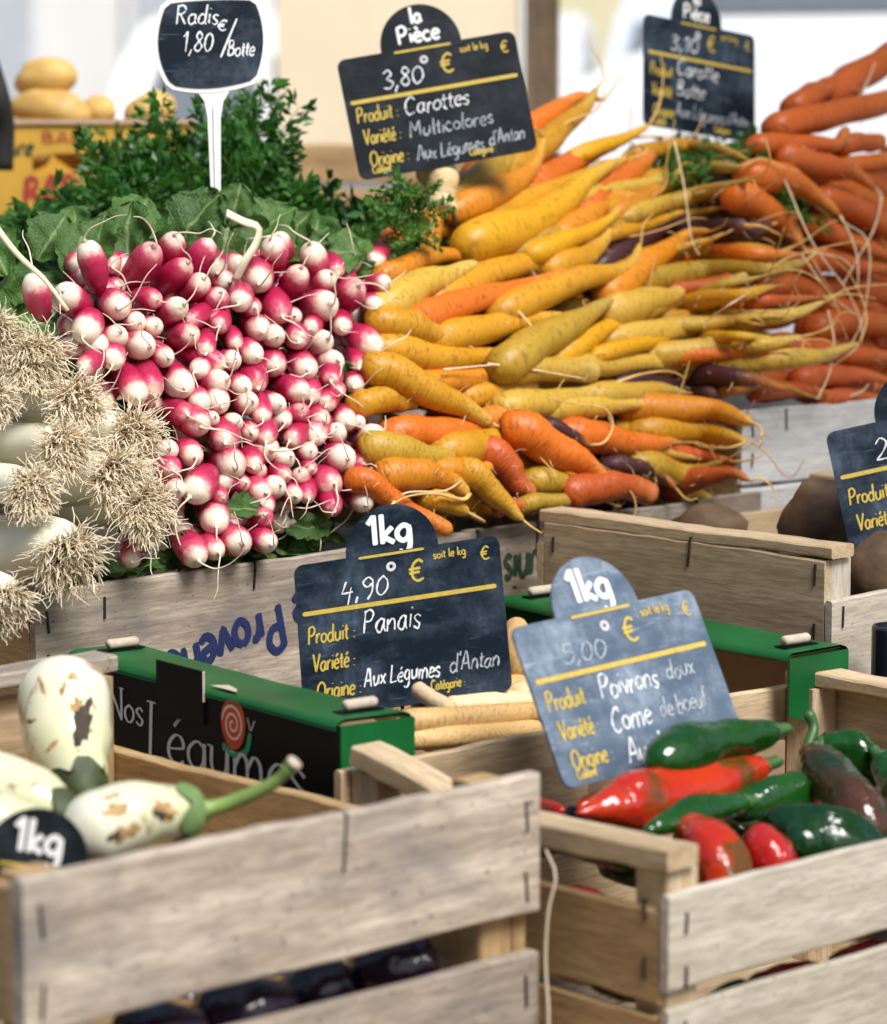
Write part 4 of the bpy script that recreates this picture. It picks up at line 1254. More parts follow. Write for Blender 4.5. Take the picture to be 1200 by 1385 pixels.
# loose hair roots that hang across the heap
for k, pts in enumerate([[(912,190),(925,250),(935,320),(946,345)], [(1060,240),(1100,330),(1150,400),(1165,460),(1120,500)], [(960,430),(990,410),(1020,392),(1046,372)],
                         [(1090,340),(1120,345),(1140,350),(1155,365)], [(1120,420),(1128,460),(1122,505),(1105,540)], [(1085,345),(1125,400),(1165,430)],
                         [(600,500),(640,496),(700,490)], [(660,492),(720,500),(790,512)], [(520,700),(545,668),(600,664),(625,650)], [(700,420),(718,440),(722,455)], [(1140,300),(1175,330),(1170,420),(1150,470)]]):
    q3 = [on_pile(x, y, .062, PL_C if x < 1000 else PL_I) for x, y in pts]
    base = q3[0].copy()
    o = root_tail('loose_root', [p - base for p in q3], .0013, .0006, ROOT, None)
    o.location = base
    tag(o, 'thin pale root trailing loose ' + ['over the salmon carrot', 'from the pale tips across the orange heap', 'over the thin red-orange carrot', 'at the brushy root end', 'above the white crate staple', 'slanting over the lower orange heap', 'along the amber carrot', 'over the cut pale end', 'above the Panais slate tab', 'in mid heap over the olive carrot', 'down the right of the orange heap'][k], 'root', 'loose hair roots on the carrot heaps')

# ------------------------------------------------------------------ radishes
def radish_mesh(k):
    r_ = random.Random(100 + k)
    el = (1.85, 2.1, 1.7, 2.3, 2.0, 1.75)[k]
    n, seg = 16, 14
    pts, rad = [], []
    bend = r_.uniform(-.25, .25)
    for i in range(n + 1):
        t = i/n
        z = -el*2*(1 - t) + 0.0 + 1.0
        pts.append(Vector((bend*math.sin(t*math.pi), bend*.4*math.sin(t*math.pi*.7), z)))
        b = math.sin(math.pi*min(1, t*.93 + .05))**.55 if t < .55 else math.sqrt(max(0, 1 - ((t - .55)/.45)**2.3))
        rad.append(max(.03, b*(.86 + .16*t)))
    v, f, tt = tube(pts, rad, seg, lump=lambda t, th: 1 + .04*noise.noise((math.cos(th) + k*3, math.sin(th), t*4)))
    # short white nub where the tail leaves
    return mk('radish', v, f, True, tt), pts[-1].copy()


RM = [radish_mesh(k) for k in range(6)]


def radish_tail(k):
    r_ = random.Random(300 + k)
    pts = [Vector((0, 0, -.12)), Vector((0, 0, .25))]
    a = r_.uniform(0, 6.28)
    d = Vector((math.cos(a), math.sin(a), .8))
    L = r_.uniform(.28, .95)
    for i in range(4):
        pts.append(pts[-1] + d.normalized()*L)
        d += Vector((r_.uniform(-.8, .8), r_.uniform(-.8, .8), r_.uniform(-.6, .2)))
    q = resample(crom(pts, 6), 16)
    rad = [.22, .09] + [.046*(1 - i/16)**.6 + .016 for i in range(2, 17)]
    v, f, tt = tube(q, rad, 6)
    return mk('tail', v, f, True, tt)


RT = [radish_tail(k) for k in range(14)]
for me, _ in RM: me.materials.append(RADISH)
for me in RT: me.materials.append(RROOT)


def radish(x, y, bx, by, r, off=0.0, label=None, group='radishes of the stacked bunches'):
    tip = on_pile(x, y, .030 + off, PL_R)
    s = px_m(tip)
    dx, dy = bx - x, by - y
    k = rnd.randrange(6)
    r *= 1.15
    dd = math.hypot(dx, dy)
    if dd < 1.0*r:          # nearly end-on ones still show a pink crescent
        a_ = rnd.gauss(-2.4, .75)
        k_ = rnd.uniform(.75, 1.2)*r
        dx, dy = k_*math.cos(a_), k_*math.sin(a_)
    Lax = 2.1*r
    dz = math.sqrt(max(0.15*Lax*Lax, Lax*Lax - dx*dx - dy*dy))
    ax = -(RIGHT*dx - UP*dy + FWD*dz).normalized()         # base -> tip
    rot = ax.to_track_quat('Z', 'Y').to_matrix().to_4x4() @ Matrix.Rotation(rnd.uniform(0, 6.28), 4, 'Z')
    me, tp = RM[k]
    o = link('radish', me)
    o.matrix_world = Matrix.Translation(tip) @ rot @ Matrix.Scale(r*s, 4)
    tag(o, label or 'pink and white radish among the stacked bunches', 'radish', group)
    t = link('tail', rnd.choice(RT), None, o)
    t.location = tp
    t.rotation_euler = (0, 0, rnd.uniform(0, 6.28))
    return o


RL = {(121,345): 'radish standing alone on the leaves, white end up', (48,385): 'leftmost radish lying against the leaves beside the pale stalk',
      (95,400): 'radish right of the pale stalk above the leek roots', (200,350): 'long radish in the top row pointing up right, left of the sign stake',
      (275,338): 'radish with curling tail under the radish sign stake', (367,337): 'radish beside the bent cream stalk in the top row',
      (420,345): 'split-tipped radish with two tall tails in the top row', (475,395): 'forked fat radish with tall straight tail near the carrots',
      (500,467): 'large deep pink radish touching the yellow carrots', (435,415): 'fat radish lying sideways in the upper right of the radish stack',
      (504,593): 'white-ended radish jutting out over the yellow carrots', (264,752): 'lowest radish at the left on the crate rim',
      (318,731): 'radish resting on the crate rim beside the wire staple', (357,734): 'radish with branching tail on the crate rim',
      (264,662): 'whitest round radish beside the leek roots', (444,653): 'large round radish above the Panais slate tab',
      (489,680): 'radish with forked root pointing at the Panais slate tab', (348,665): 'radish lying sideways low in the stack', (175,752): 'pink radish peeping out under the leek roots'}
RAD = """121 345 131 390 18;48 385 53 420 18;95 400 113 415 19;200 350 175 380 21;230 330 215 350 18;243 365 215 383 18;275 338 253 370 19;265 385 240 398 17;205 405 183 402 16;238 417 212 427 17;155 416 154 410 20;115 450 128 435 20;185 437 184 432 15;157 455 157 447 17;250 452 225 447 18;195 465 183 458 20;132 470 131 464 16;152 487 152 482 16;120 492 118 486 15;205 522 190 492 20;180 530 163 505 19;243 517 225 495 20;288 490 247 475 17;290 403 270 415 17;292 430 290 426 15;262 432 262 428 14;
367 337 367 360 18;382 328 387 345 15;350 378 343 398 20;420 345 422 372 20;400 372 385 390 18;377 420 368 420 20;435 415 405 417 21;440 377 423 390 15;455 362 447 358 14;475 395 452 410 21;322 405 322 420 17;295 435 293 441 16;347 445 335 445 17;317 465 314 459 13;343 477 342 474 16;370 455 360 460 16;400 460 387 452 17;437 460 417 455 18;447 487 425 482 18;372 490 371 486 18;410 495 397 485 18;500 467 472 452 21;347 515 337 500 19;297 515 312 512 18;507 412 500 408 13;312 485 312 481 14;482 492 481 488 12;477 520 476 516 13;445 510 440 505 16;515 385 490 388 13;
399 530 372 521 18;297 545 296 540 18;336 542 336 538 16;246 557 228 545 17;264 575 246 590 21;303 590 288 596 21;288 566 288 562 11;261 617 257 626 18;312 629 288 635 22;336 584 333 594 15;360 608 342 602 20;339 626 327 632 15;381 566 381 562 15;372 545 371 542 15;396 590 391 593 15;384 617 378 622 15;414 611 413 607 14;405 644 402 641 14;372 656 375 659 16;432 566 420 563 16;429 590 426 599 16;453 584 453 580 14;444 545 444 541 14;465 566 462 578 16;483 572 482 569 10;504 593 483 605 20;462 617 447 623 20;489 626 477 629 14;444 653 435 660 23;480 653 465 650 19;489 680 480 680 16;450 686 435 686 16;348 665 318 659 20;264 662 258 666 21;298 671 298 667 14;291 704 273 698 20;351 701 330 707 17;318 731 300 725 20;357 734 333 725 16;264 752 246 737 20;291 746 279 734 16;396 671 395 667 14;351 638 351 634 14;420 536 414 546 16;225 611 224 607 15;228 635 228 631 16;420 632 419 628 11;360 593 359 589 15;357 686 352 682 14;315 572 315 568 14;354 560 354 556 15;175 752 168 736 15;404 556 402 552 15;340 418 338 414 14;222 482 220 478 15;270 500 268 496 15;268 545 266 541 15;326 520 324 516 15;328 655 327 651 14;418 668 417 664 14;305 650 303 646 13;236 660 235 655 14;456 525 455 521 14;205 440 204 436 14;280 470 279 466 14;395 430 393 427 13;420 440 419 437 13;460 440 459 437 14;384 640 383 636 14"""
RZ = [(60,400,'by the pale stalk'),(180,360,'under the left radish leaves'),(260,350,'under the radish sign'),(350,350,'around the bent cream stalk'),(440,370,'under the leaves nearest the carrots'),
      (500,430,'touching the yellow carrots'),(500,600,'beside the cut yellow carrot end'),(130,470,'above the leek roots'),(220,520,'right of the leek roots'),(300,480,'in the upper middle of the stack'),
      (390,500,'in the upper right middle of the stack'),(320,590,'in the lower middle of the stack'),(420,590,'in the lower right middle of the stack'),(270,640,'beside the low leek tuft'),
      (450,660,'above the Panais slate'),(300,720,'on the crate rim'),(360,690,'low in the stack above the crate rim')]


def radish_label(x, y, bx, by, r, deep=False):
    zone = min(RZ, key=lambda z: (z[0]-x)**2 + (z[1]-y)**2)[2]
    if deep: return 'radish half hidden behind others, ' + zone
    size = 'small' if r < 14.5 else 'large' if r > 18.5 else 'medium'
    dx, dy = x - bx, y - by
    look = 'seen end-on' if math.hypot(dx, dy) < 9 else ('tip pointing ' + (('right' if dx > 0 else 'left') if abs(dx) > abs(dy) else ('down' if dy > 0 else 'up')))
    return '%s pink and white radish %s, %s' % (size, look, zone)


pos = []
for it in RAD.replace('\n', '').split(';'):
    x, y, bx, by, r = map(float, it.split())
    radish(x, y, bx, by, r, rnd.uniform(-.002, .006), RL.get((int(x), int(y))) or radish_label(x, y, bx, by, r))
    pos.append((x, y))
# second layer showing through the gaps
n = 0
for _ in range(4000):
    x, y = rnd.uniform(95, 505), rnd.uniform(350, 735)
    if y > 430 + (x - 95)*1.2 + 200: continue
    if x > 430 and y > 690: continue
    if min((x - a)**2 + (y - b)**2 for a, b in pos) < 15**2: continue
    pos.append((x, y))
    radish(x, y, x + rnd.uniform(-8, 8), y + rnd.uniform(-6, 10), rnd.uniform(14, 18), -.030, radish_label(x, y, x, y, 15, True), 'radishes deeper in the stack')
    n += 1
    if n > 130: break

# ------------------------------------------------------------------ radish leaves
def leaf_mesh(k):
    r_ = random.Random(500 + k)
    nu, nv = 18, 12
    v, f, tt, ww = [], [], [], []
    curl = r_.uniform(.15, .8); fold = r_.uniform(.05, .35); tw = r_.uniform(-.5, .5)
    for i in range(nu + 1):
        t = i/nu
        wd = .42*math.sin(math.pi*min(1, t*.96 + .03))**.7*(.72 + .4*t) + .012
        wd *= 1 + .10*math.sin(t*23 + k) + .06*math.sin(t*51)
        for j in range(nv + 1):
            s = (j/nv - .5)*2
            x = s*wd
            z = -curl*t*t*.6 + fold*abs(s)**1.2*wd*1.4 + .05*math.sin(s*5 + t*13 + k)*abs(s) + .07*noise.noise((t*4, s*2, k)) + .03*noise.noise((t*11, s*6, k))
            ca, sa = math.cos(tw*t), math.sin(tw*t)
            v.append((x*ca - z*sa, t*(1 - .15*curl*t), x*sa + z*ca))
            tt.append(t); ww.append(s)
    for i in range(nu):
        for j in range(nv):
            a = i*(nv+1) + j
            f.append((a, a+1, a+nv+2, a+nv+1))
    return mk('leaf', v, f, True, tt, ww)


LM = [leaf_mesh(k) for k in range(9)]
for me in LM: me.materials.append(LEAF)
bunches = [('radish leaves fanned out at the left above the leek roots', (60, 400)), ('radish leaves in front of the fine green tops, left of the sign stake', (180, 330)),
           ('radish leaves around the foot of the radish sign stake', (300, 310)), ('radish leaves behind the top radishes beside the carrots', (430, 330))]
BE = []
for lab, (x, y) in bunches:
    e = empty('radish_leaves', on_pile(x, y, -.06, PL_R))
    tag(e, lab, 'leaves', 'leafy tops of the radish bunches')
    BE.append((x, y, e))
# x, y of leaf base, direction angle in the picture (deg, 0 right, 90 up), length px, offset, facing tilt
LEAVES = [(70,420,150,110,.0,20),(40,455,200,100,.0,30),(20,400,170,90,-.01,20),(110,380,120,120,.0,40),(150,370,150,130,.004,30),(90,350,60,90,.0,35),(130,345,100,85,.01,10),
          (175,350,95,110,.0,20),(210,330,110,95,.006,15),(160,310,70,90,.0,25),(240,320,75,105,.006,10),(200,300,130,90,.0,30),(270,310,100,100,.008,10),(255,290,60,85,.0,20),
          (300,330,85,110,.006,15),(320,350,110,90,.01,30),(330,320,60,100,.0,20),(300,380,250,90,.012,30),(345,330,30,110,.0,20),(380,330,60,90,.004,15),(400,320,20,95,.0,20),
          (420,330,80,85,.006,10),(440,340,50,80,.0,20),(455,360,85,80,.004,20),(300,290,95,60,.01,-10),(310,285,80,65,.016,20),(10,350,120,90,-.01,30),(60,370,190,100,.0,40),(0,420,230,70,.0,30),
          (470,360,70,60,.0,20),(150,390,210,110,.01,45),(120,420,190,100,.0,40),(220,360,140,110,-.005,30),(275,350,120,100,-.006,30),(360,355,95,95,-.004,25),(400,350,120,85,-.004,20),
          (330,400,60,80,-.01,30),(280,400,110,80,-.01,30),(50,330,60,80,-.02,20),(105,310,100,70,-.02,20),(190,410,120,90,-.02,30),(240,400,80,90,-.02,30),(385,380,100,90,-.02,20),(430,380,70,80,-.02,20)]
for (x, y, an, L, off, ti) in LEAVES:
    e = min(BE, key=lambda b: (b[0]-x)**2 + (b[1]-y)**2)[2]
    p = on_pile(x, y + 22, off - .012, PL_R)
    s = px_m(p)*L*.98
    a = R(an + rnd.uniform(-12, 12))
    yd = (RIGHT*math.cos(a) + UP*math.sin(a)*.9 - FWD*rnd.uniform(-.25, .15)).normalized()
    nz = (-FWD + UP*math.sin(R(ti + rnd.uniform(-15, 25)))*1.2 + RIGHT*rnd.uniform(-.5, .5))
    xd = yd.cross(nz).normalized(); zd = xd.cross(yd)
    m = Matrix((xd, yd, zd)).transposed().to_4x4() @ Matrix.Diagonal((s*rnd.uniform(.9, 1.25), s, s, 1))
    m.translation = p - e.location
    link('leaf', rnd.choice(LM), None, e, mat=m)
# leaves deep behind the radishes and along the crate rim
for _ in range(46):
    x, y = rnd.uniform(110, 490), rnd.uniform(400, 740)
    if y > 640 + (x - 110)*1.0: continue
    e = min(BE, key=lambda b: (b[0]-x)**2 + (b[1]-y)**2)[2]
    p = on_pile(x, y, -.05, PL_R)
    s = px_m(p)*rnd.uniform(90, 130)
    a = rnd.uniform(0, 6.28)
    yd = (RIGHT*math.cos(a) + UP*math.sin(a)).normalized()
    nz = -FWD + UP*rnd.uniform(-.3, .7) + RIGHT*rnd.uniform(-.5, .5)
    xd = yd.cross(nz).normalized(); zd = xd.cross(yd)
    m = Matrix((xd, yd, zd)).transposed().to_4x4() @ Matrix.Diagonal((s*1.2, s, s, 1))
    m.translation = p - e.location - yd*s*.5
    link('leaf', rnd.choice(LM), None, e, mat=m)
for k in range(15):
    x = 120 + k*22
    e = BE[3][2] if x > 330 else BE[1][2]
    p = on_pile(x, 790 - .148*(x - 47) - 2, -.012 - .02*rnd.random(), PL_R)
    s = px_m(p)*rnd.uniform(60, 85)
    a = rnd.choice((0, math.pi)) + rnd.uniform(-.3, .5)
    yd = (RIGHT*math.cos(a) + UP*math.sin(a)).normalized()
    nz = -FWD*.6 + UP*1.0 + RIGHT*rnd.uniform(-.5, .5)
    xd = yd.cross(nz).normalized(); zd = xd.cross(yd)
    m = Matrix((xd, yd, zd)).transposed().to_4x4() @ Matrix.Diagonal((s*.9, s, s, 1))
    m.translation = p - e.location - yd*s*.4
    link('leaf', rnd.choice(LM), None, e, mat=m)
# a few loose leaves low in the stack
for (x, y, an, L) in ((462,485,-70,55),(300,690,10,62),(245,720,-60,55),(215,735,120,50),(375,705,-10,60),(395,722,20,60),(370,725,200,60),(420,705,150,50),(330,715,-30,50)):
    e = BE[3][2] if x > 330 else BE[1][2]
    p = on_pile(x, y, .026 if x < 330 or y < 500 else .0, PL_R)
    s = px_m(p)*L
    a = R(an)
    yd = (RIGHT*math.cos(a) + UP*math.sin(a)).normalized()
    nz = -FWD + UP*.5 + RIGHT*rnd.uniform(-.5, .5)
    xd = yd.cross(nz).normalized(); zd = xd.cross(yd)
    m = Matrix((xd, yd, zd)).transposed().to_4x4() @ Matrix.Diagonal((s*.8, s, s, 1))
    m.translation = p - e.location
    link('leaf', rnd.choice(LM), None, e, mat=m)

# bent cream stalk and the pale stalk at the left edge
STALK = plain('cream_stalk', (0.74, 0.66, 0.48), 0.5, 0.12, 40)
pts = [on_pile(x, y, o_, PL_R) for x, y, o_ in ((306,288,.05),(330,300,.052),(350,308,.055),(346,330,.05),(332,352,.045),(318,380,.03))]
b0 = pts[0].copy()
q = resample(crom([p - b0 for p in pts], 3), 18)
v, f, t = tube(q, [.0048]*19, 8, squash=.45)
o = link('bent_stalk', mk('bent_stalk', v, f, True, t), STALK, loc=b0)
tag(o, 'flat cream stalk bent at an angle among the top radishes', 'stalk')
pts = [on_pile(x, y, .07, PL_R) for x, y in ((-25,280),(20,340),(60,378),(92,420))]
b0 = pts[0].copy()
q = resample(crom([p - b0 for p in pts], 4), 14)
v, f, t = tube(q, [.0035 - .0018*i/14 for i in range(15)], 7, squash=.6)
o = link('pale_stalk', mk('pale_stalk', v, f, True, t), STALK, loc=b0)
tag(o, 'straight pale stalk slanting in from the left edge over the leaves', 'stalk')

# ------------------------------------------------------------------ leeks with root tufts
LEEK = plain('leek_shaft', (0.80, 0.76, 0.60), 0.4, 0.1, 25, 0.1)
LROOT, _t, _b = new_mat('leek_roots')
_a = _t.nodes.new('ShaderNodeAttribute'); _a.attribute_name = 'tpos'
_t.links.new(ramp(_t, math_n(_t, 'ADD', _a.outputs['Fac'], math_n(_t, 'MULTIPLY', noise_n(_t, coords(_t), 130, 2), .5)), [(0.3, (0.20, 0.115, 0.05)), (0.5, (0.55, 0.40, 0.22)), (0.85, (0.84, 0.73, 0.54))]), _b.inputs['Base Color'])
_b.inputs['Roughness'].default_value = 0.7
TUFTS = [(47,488,52,'leek with a wide root tuft just under the leftmost radishes'), (102,545,46,'leek whose root tuft touches the radishes below the topmost tuft'), (86,607,43,'leek with a brownish tuft in the middle of the pile'),
         (178,596,55,'leek with the tuft reaching furthest right among the radishes'), (44,665,42,'leek with a small round tuft at the left of the pile'), (158,648,54,'leek with a tangled tuft below the right one'),
         (90,752,60,'leek with a large shaggy tuft hanging over the crate rim'), (198,690,48,'leek with the tuft low beside the lowest radishes'), (6,818,46,'lowest leek whose tuft hangs beside the crate corner'),
         (-6,545,36,'leek at the left edge in the middle of the pile'), (-5,455,42,'topmost leek at the left edge')]
for (x, y, r, lab) in TUFTS:
    r *= .88
    c = on_pile(x, y, .070 if y < 720 else .062, PL_R)
    s = px_m(c)
    e = empty('leek', c)
    tag(e, lab, 'leek', 'leeks at the left of the back row')
    ax = (RIGHT*(.35 + .0016*x) - UP*(.18 + (.35 if y > 720 else 0)) - FWD*.8).normalized()   # towards the roots
    L = .26
    sd = rnd.uniform(0, 50)
    back = (-ax + UP*.12).normalized()
    back = (-RIGHT*.66 + FWD*.74 + UP*rnd.uniform(-.02, .14)).normalized()
    q = resample(crom([-ax*.0 , -ax*.022 + back*.01, back*.07, back*L], 6), 14)
    rad = [.0185*(r/48) + .0035*math.sin(min(1, i/4)*math.pi*.5)*(r/48) for i in range(15)]
    rad[0] *= .72
    v, f, t = tube(q, rad, 14)
    link('shaft', mk('shaft', v, f, True, t), LEEK, e)
    mb = MB()
    o1 = ax.orthogonal().normalized(); o2 = ax.cross(o1)
    for k in range(560):
        a, b = rnd.uniform(0, 6.283), rnd.random()**.7
        ca, sa = math.cos(a), math.sin(a)
        p0 = (o1*ca + o2*sa)*(b*.016*r/48)
        d = (ax*(1.1 - .85*b) + (o1*ca + o2*sa)*(b*1.15) + Vector((rnd.uniform(-.3, .3), rnd.uniform(-.3, .3), rnd.uniform(-.3, .3)))).normalized()
        Lr = r*s*rnd.uniform(.6, 1.15)*(.30 + .72*b)
        pts = [p0]
        for i in range(5):
            d = (d + Vector((rnd.uniform(-.5, .5), rnd.uniform(-.5, .5), rnd.uniform(-.55, .36)))*1.1).normalized()
            pts.append(pts[-1] + d*Lr/5)
        q = resample(crom(pts, 3), 9)
        r0 = rnd.uniform(.00045, .00095)
        v, f, t = tube(q, [r0*(1 - .5*i/9) for i in range(10)], 4, cap=False)
        mb.add(v, f, t)
    o = mb.build('roots', LROOT, e)
    o['kind'] = 'stuff'

# ------------------------------------------------------------------ feathery green tops
def fronds(name, label, pts, seed, leafs=(.0055, .0095), spread=1.0, nsub=(5, 8)):
    r_ = random.Random(seed)
    V, F, T = [], [], []
    SV = MB()
    for (base, d, L) in pts:
        d = d.normalized()
        cur, dirn = base.copy(), d.copy()
        n = 9
        side = d.cross(Vector((r_.uniform(-1, 1), r_.uniform(-1, 1), r_.uniform(-.3, 1)))).normalized()
        st = [cur.copy()]
        for i in range(n):
            dirn = (dirn + Vector((r_.uniform(-.15, .15), r_.uniform(-.15, .15), -.06))).normalized()
            cur = cur + dirn*L/n
            st.append(cur.copy())
            if i < 2: continue
            for sg in (-1, 1):
                sl = L*.32*(1 - (i/n)*.65)*r_.uniform(.7, 1.2)
                sd = (side*sg + dirn*.6 + Vector((0, 0, r_.uniform(-.3, .3)))).normalized()
                m = r_.randint(*nsub)
                for k in range(m):
                    p = cur + sd*sl*(k + .5)/m
                    ls = r_.uniform(*leafs)*(1.15 - .4*k/m)
                    ld = (sd + dirn*r_.uniform(-.9, .9) + Vector((r_.uniform(-.5, .5), r_.uniform(-.5, .5), r_.uniform(-.5, .5)))).normalized()
                    lx = ld.cross(Vector((r_.uniform(-1, 1), r_.uniform(-1, 1), r_.uniform(-1, 1)))).normalized()*ls*.23
                    o = len(V)
                    V.extend((p, p + ld*ls*.45 + lx, p + ld*ls, p + ld*ls*.45 - lx))
                    F.append((o, o+1, o+2, o+3))
        v, f, t = tube([st[i] for i in range(0, n + 1, 3)], [.0009, .0008, .0006, .0004], 3, cap=False)
        SV.add(v, f, t)
    me = mk(name, V, F, False)
    o = link(name, me, HERB)
    tag(o, label, 'greens', None, 'stuff')
    so = SV.build('stems', HERB_STEM, o)
    so['kind'] = 'stuff'
    return o


def herb_pts(poly_top, x0, x1, ybot, d0, d1, count, r_, lean=0.0, L=(.055, .10)):
    out = []
    for k in range(count):
        x = r_.uniform(x0, x1)
        # outline height by interpolation
        for (a, ya), (b, yb) in zip(poly_top, poly_top[1:]):
            if a <= x <= b:
                yt = ya + (yb - ya)*(x - a)/(b - a)
        y = r_.uniform(yt + 34, max(ybot, yt + 44))
        d = d0 + (d1 - d0)*r_.random()
        p = P(x, y, d)
        dv = Vector((r_.uniform(-.9, .9) + lean, r_.uniform(-1.0, .3), r_.uniform(.0, 1.0)))
        l = r_.uniform(*L)
        out.append((p - dv.normalized()*l*.6, dv, l))
    return out


r_ = random.Random(11)
top = [(-20, 288), (40, 285), (90, 262), (130, 215), (175, 190), (215, 178), (250, 185), (285, 215), (330, 150), (350, 165), (380, 215), (430, 245), (500, 280), (580, 300)]
fr = herb_pts(top, -20, 580, 370, 2.98, 3.3, 760, r_)
# a few sprays that stand up above the rest
for (x, y, h) in ((335, 250, .11), (322, 240, .10), (350, 262, .09), (160, 262, .07), (196, 250, .07), (265, 240, .075), (232, 232, .07), (392, 262, .06), (128, 260, .06)):
    fr.append((P(x, y, 3.05), Vector((r_.uniform(-.3, .3), -.1, 1)), h))
    fr.append((P(x + 8, y, 3.07), Vector((r_.uniform(-.1, .6), -.1, 1)), h*.8))
fronds('green_herb_tops', 'heap of dark green feathery tops behind the radishes', fr, 3, (.009, .0175), nsub=(4, 5))
top = [(780, 215), (860, 195), (900, 172), (960, 165), (1010, 172), (1060, 185), (1100, 230)]
fr = herb_pts(top, 800, 1100, 330, 3.25, 3.6, 260, r_, .3)
fronds('carrot_tops', 'dark green carrot tops between the two carrot heaps', fr, 4, (.008, .014), nsub=(4, 6))
fr = [(P(545 + r_.uniform(-30, 30), 300 + r_.uniform(-15, 45), 2.93), Vector((r_.uniform(-.8, .6), -.3, r_.uniform(-.2, .9))), .05) for _ in range(26)]
fronds('carrot_frond_sprigs', 'small green sprigs between radishes and multicoloured carrots', fr, 5, (.005, .009), nsub=(4, 6))

# ------------------------------------------------------------------ parsnips in the carton
CM['N'] = carrot_mat('parsnip_skin', (0.66, 0.42, 0.17), (0.62, 0.38, 0.14), 0.4, (0.55, 0.36, 0.16))
CM['M'] = carrot_mat('parsnip_peeled', (0.78, 0.60, 0.36), (0.78, 0.60, 0.34), 0.2, (0.72, 0.46, 0.2))


def root_veg(name, label, cat, group, pts, rads, mat, blunt=False, seg=14):
    """pts = (x, y, depth) in the picture; rads in px"""
    P3 = [P(*p) for p in pts]
    s = px_m(P3[0])
    q = resample(crom(P3, 8), 20)
    base = q[0].copy(); sd = rnd.uniform(0, 99)
    rad = []
    for i in range(21):
        t = i/20; k = t*(len(rads) - 1); j = min(int(k), len(rads) - 2)
        u = k - j; u = u*u*(3 - 2*u)
        r = rads[j]*(1 - u) + rads[j+1]*u
        for e_ in (t, 1 - t):
            lim = .03 if blunt else .09
            if e_ < lim: r *= math.sqrt(max(.05 if not blunt else .55, 1 - ((lim - e_)/lim)**2))
        rad.append(r*s*(1 + .05*noise.noise((t*6, sd, 0))))
    v, f, tt = tube([p - base for p in q], rad, seg, lump=lambda t, th: 1 + .05*noise.noise((math.cos(th)*1.3 + t*5, math.sin(th)*1.3, sd)))
    w = [math.cos(2*math.pi*(k % seg)/seg) for k in range(len(v))]
    o = link(name, mk(name, v, f, True, tt, w), mat, loc=base)
    return tag(o, label, cat, group)


PG = 'parsnips in the green carton'
for lab, pts, rads, mt, bl in [
    ('long tan parsnip lying along the front of the carton', [(535,978,2.30),(620,972,2.33),(735,962,2.40)], [19, 17, 15], 'N', False),
    ('shaded parsnip under the long front one', [(530,1002,2.30),(620,996,2.32),(735,985,2.38)], [16, 15, 14], 'N', False),
    ('pale broken parsnip beside the upright stub', [(604,956,2.36),(670,952,2.39),(740,946,2.43)], [15, 17, 14], 'M', True),
    ('short cut parsnip stub propped up before the Panais slate', [(563,930,2.37),(585,946,2.355),(612,960,2.34)], [11, 12, 12], 'M', True),
    ('tan parsnip behind the cut stub', [(560,968,2.42),(640,940,2.46),(720,925,2.50)], [22, 24, 16], 'N', False),
    ('pale parsnip shoulder right of the Panais slate', [(690,952,2.44),(730,940,2.48),(790,935,2.52)], [24, 27, 18], 'M', False),
    ('amber parsnip rising between the two slates', [(716,915,2.49),(702,880,2.52),(698,842,2.55)], [26, 24, 16], 'N', False),
    ('tan parsnip beside the slates at mid height', [(735,905,2.52),(770,890,2.55),(820,885,2.58)], [24, 22, 14], 'N', False),
    ('tan parsnip hidden behind the Panais slate', [(500,960,2.55),(580,940,2.58),(680,925,2.62)], [22, 22, 12], 'N', False)]:
    root_veg('parsnip', lab, 'parsnip', PG, pts, rads, CM[mt], bl)
for k in range(12):
    x = rnd.uniform(560, 900); y = rnd.uniform(1000, 1020)
    d = rnd.uniform(2.4, 2.55)
    root_veg('parsnip', 'parsnip at the bottom of the carton', 'parsnip', 'parsnips low in the carton', [(x - 60, y, d), (x, y - 6, d + .02), (x + 60, y - 10, d + .05)], [18, 18, 9], CM['N'])

# ------------------------------------------------------------------ peppers
def pepper_mat(name, a, c, patch=None, amt=0.0):
    m, t, b = new_mat(name)
    n = noise_n(t, coords(t), 14, 3)
    col = ramp(t, n, [(0.3, a), (0.7, c)])
    if patch:
        k = ramp(t, noise_n(t, coords(t), 17, 3, 0.55), [(0.56 - amt*.2, (0, 0, 0)), (0.62, (1, 1, 1))])
        col = mixc(t, k, col, patch)
    t.links.new(col, b.inputs['Base Color'])
    b.inputs['Roughness'].default_value = 0.09
    b.inputs['Specular IOR Level'].default_value = 0.5
    b.inputs['Coat Weight'].default_value = 0.15
    b.inputs['Coat Roughness'].default_value = 0.08
    bump(t, b, noise_n(t, coords(t), 42, 3, .5), 0.9, 0.006)
    return m


PM = {'g': pepper_mat('pepper_green', (0.004, 0.040, 0.005), (0.012, 0.080, 0.010)),
      'd': pepper_mat('pepper_dark_green', (0.003, 0.022, 0.005), (0.006, 0.042, 0.008)),
      'r': pepper_mat('pepper_red', (0.28, 0.006, 0.007), (0.42, 0.014, 0.009)),
      'm': pepper_mat('pepper_red_mottled', (0.38, 0.012, 0.006), (0.52, 0.045, 0.008), (0.12, 0.045, 0.006), 0.0),
      'b': pepper_mat('pepper_brown_green', (0.040, 0.022, 0.008), (0.075, 0.026, 0.012), (0.008, 0.028, 0.006), 0.5)}
STEM_G = plain('pepper_stem', (0.04, 0.12, 0.03), 0.45)


def inside(p, cr, r):
    # slide along the sight line until the point clears the crate's front and left boards
    inv = (Matrix.Translation(cr.e.location) @ Matrix.Rotation(cr.yaw, 4, 'Z')).inverted()
    for _ in range(60):
        l = inv @ p
        if l.y > cr.t + r and l.x > cr.t + r: break
        p = CAM + (p - CAM)*1.004
    return p


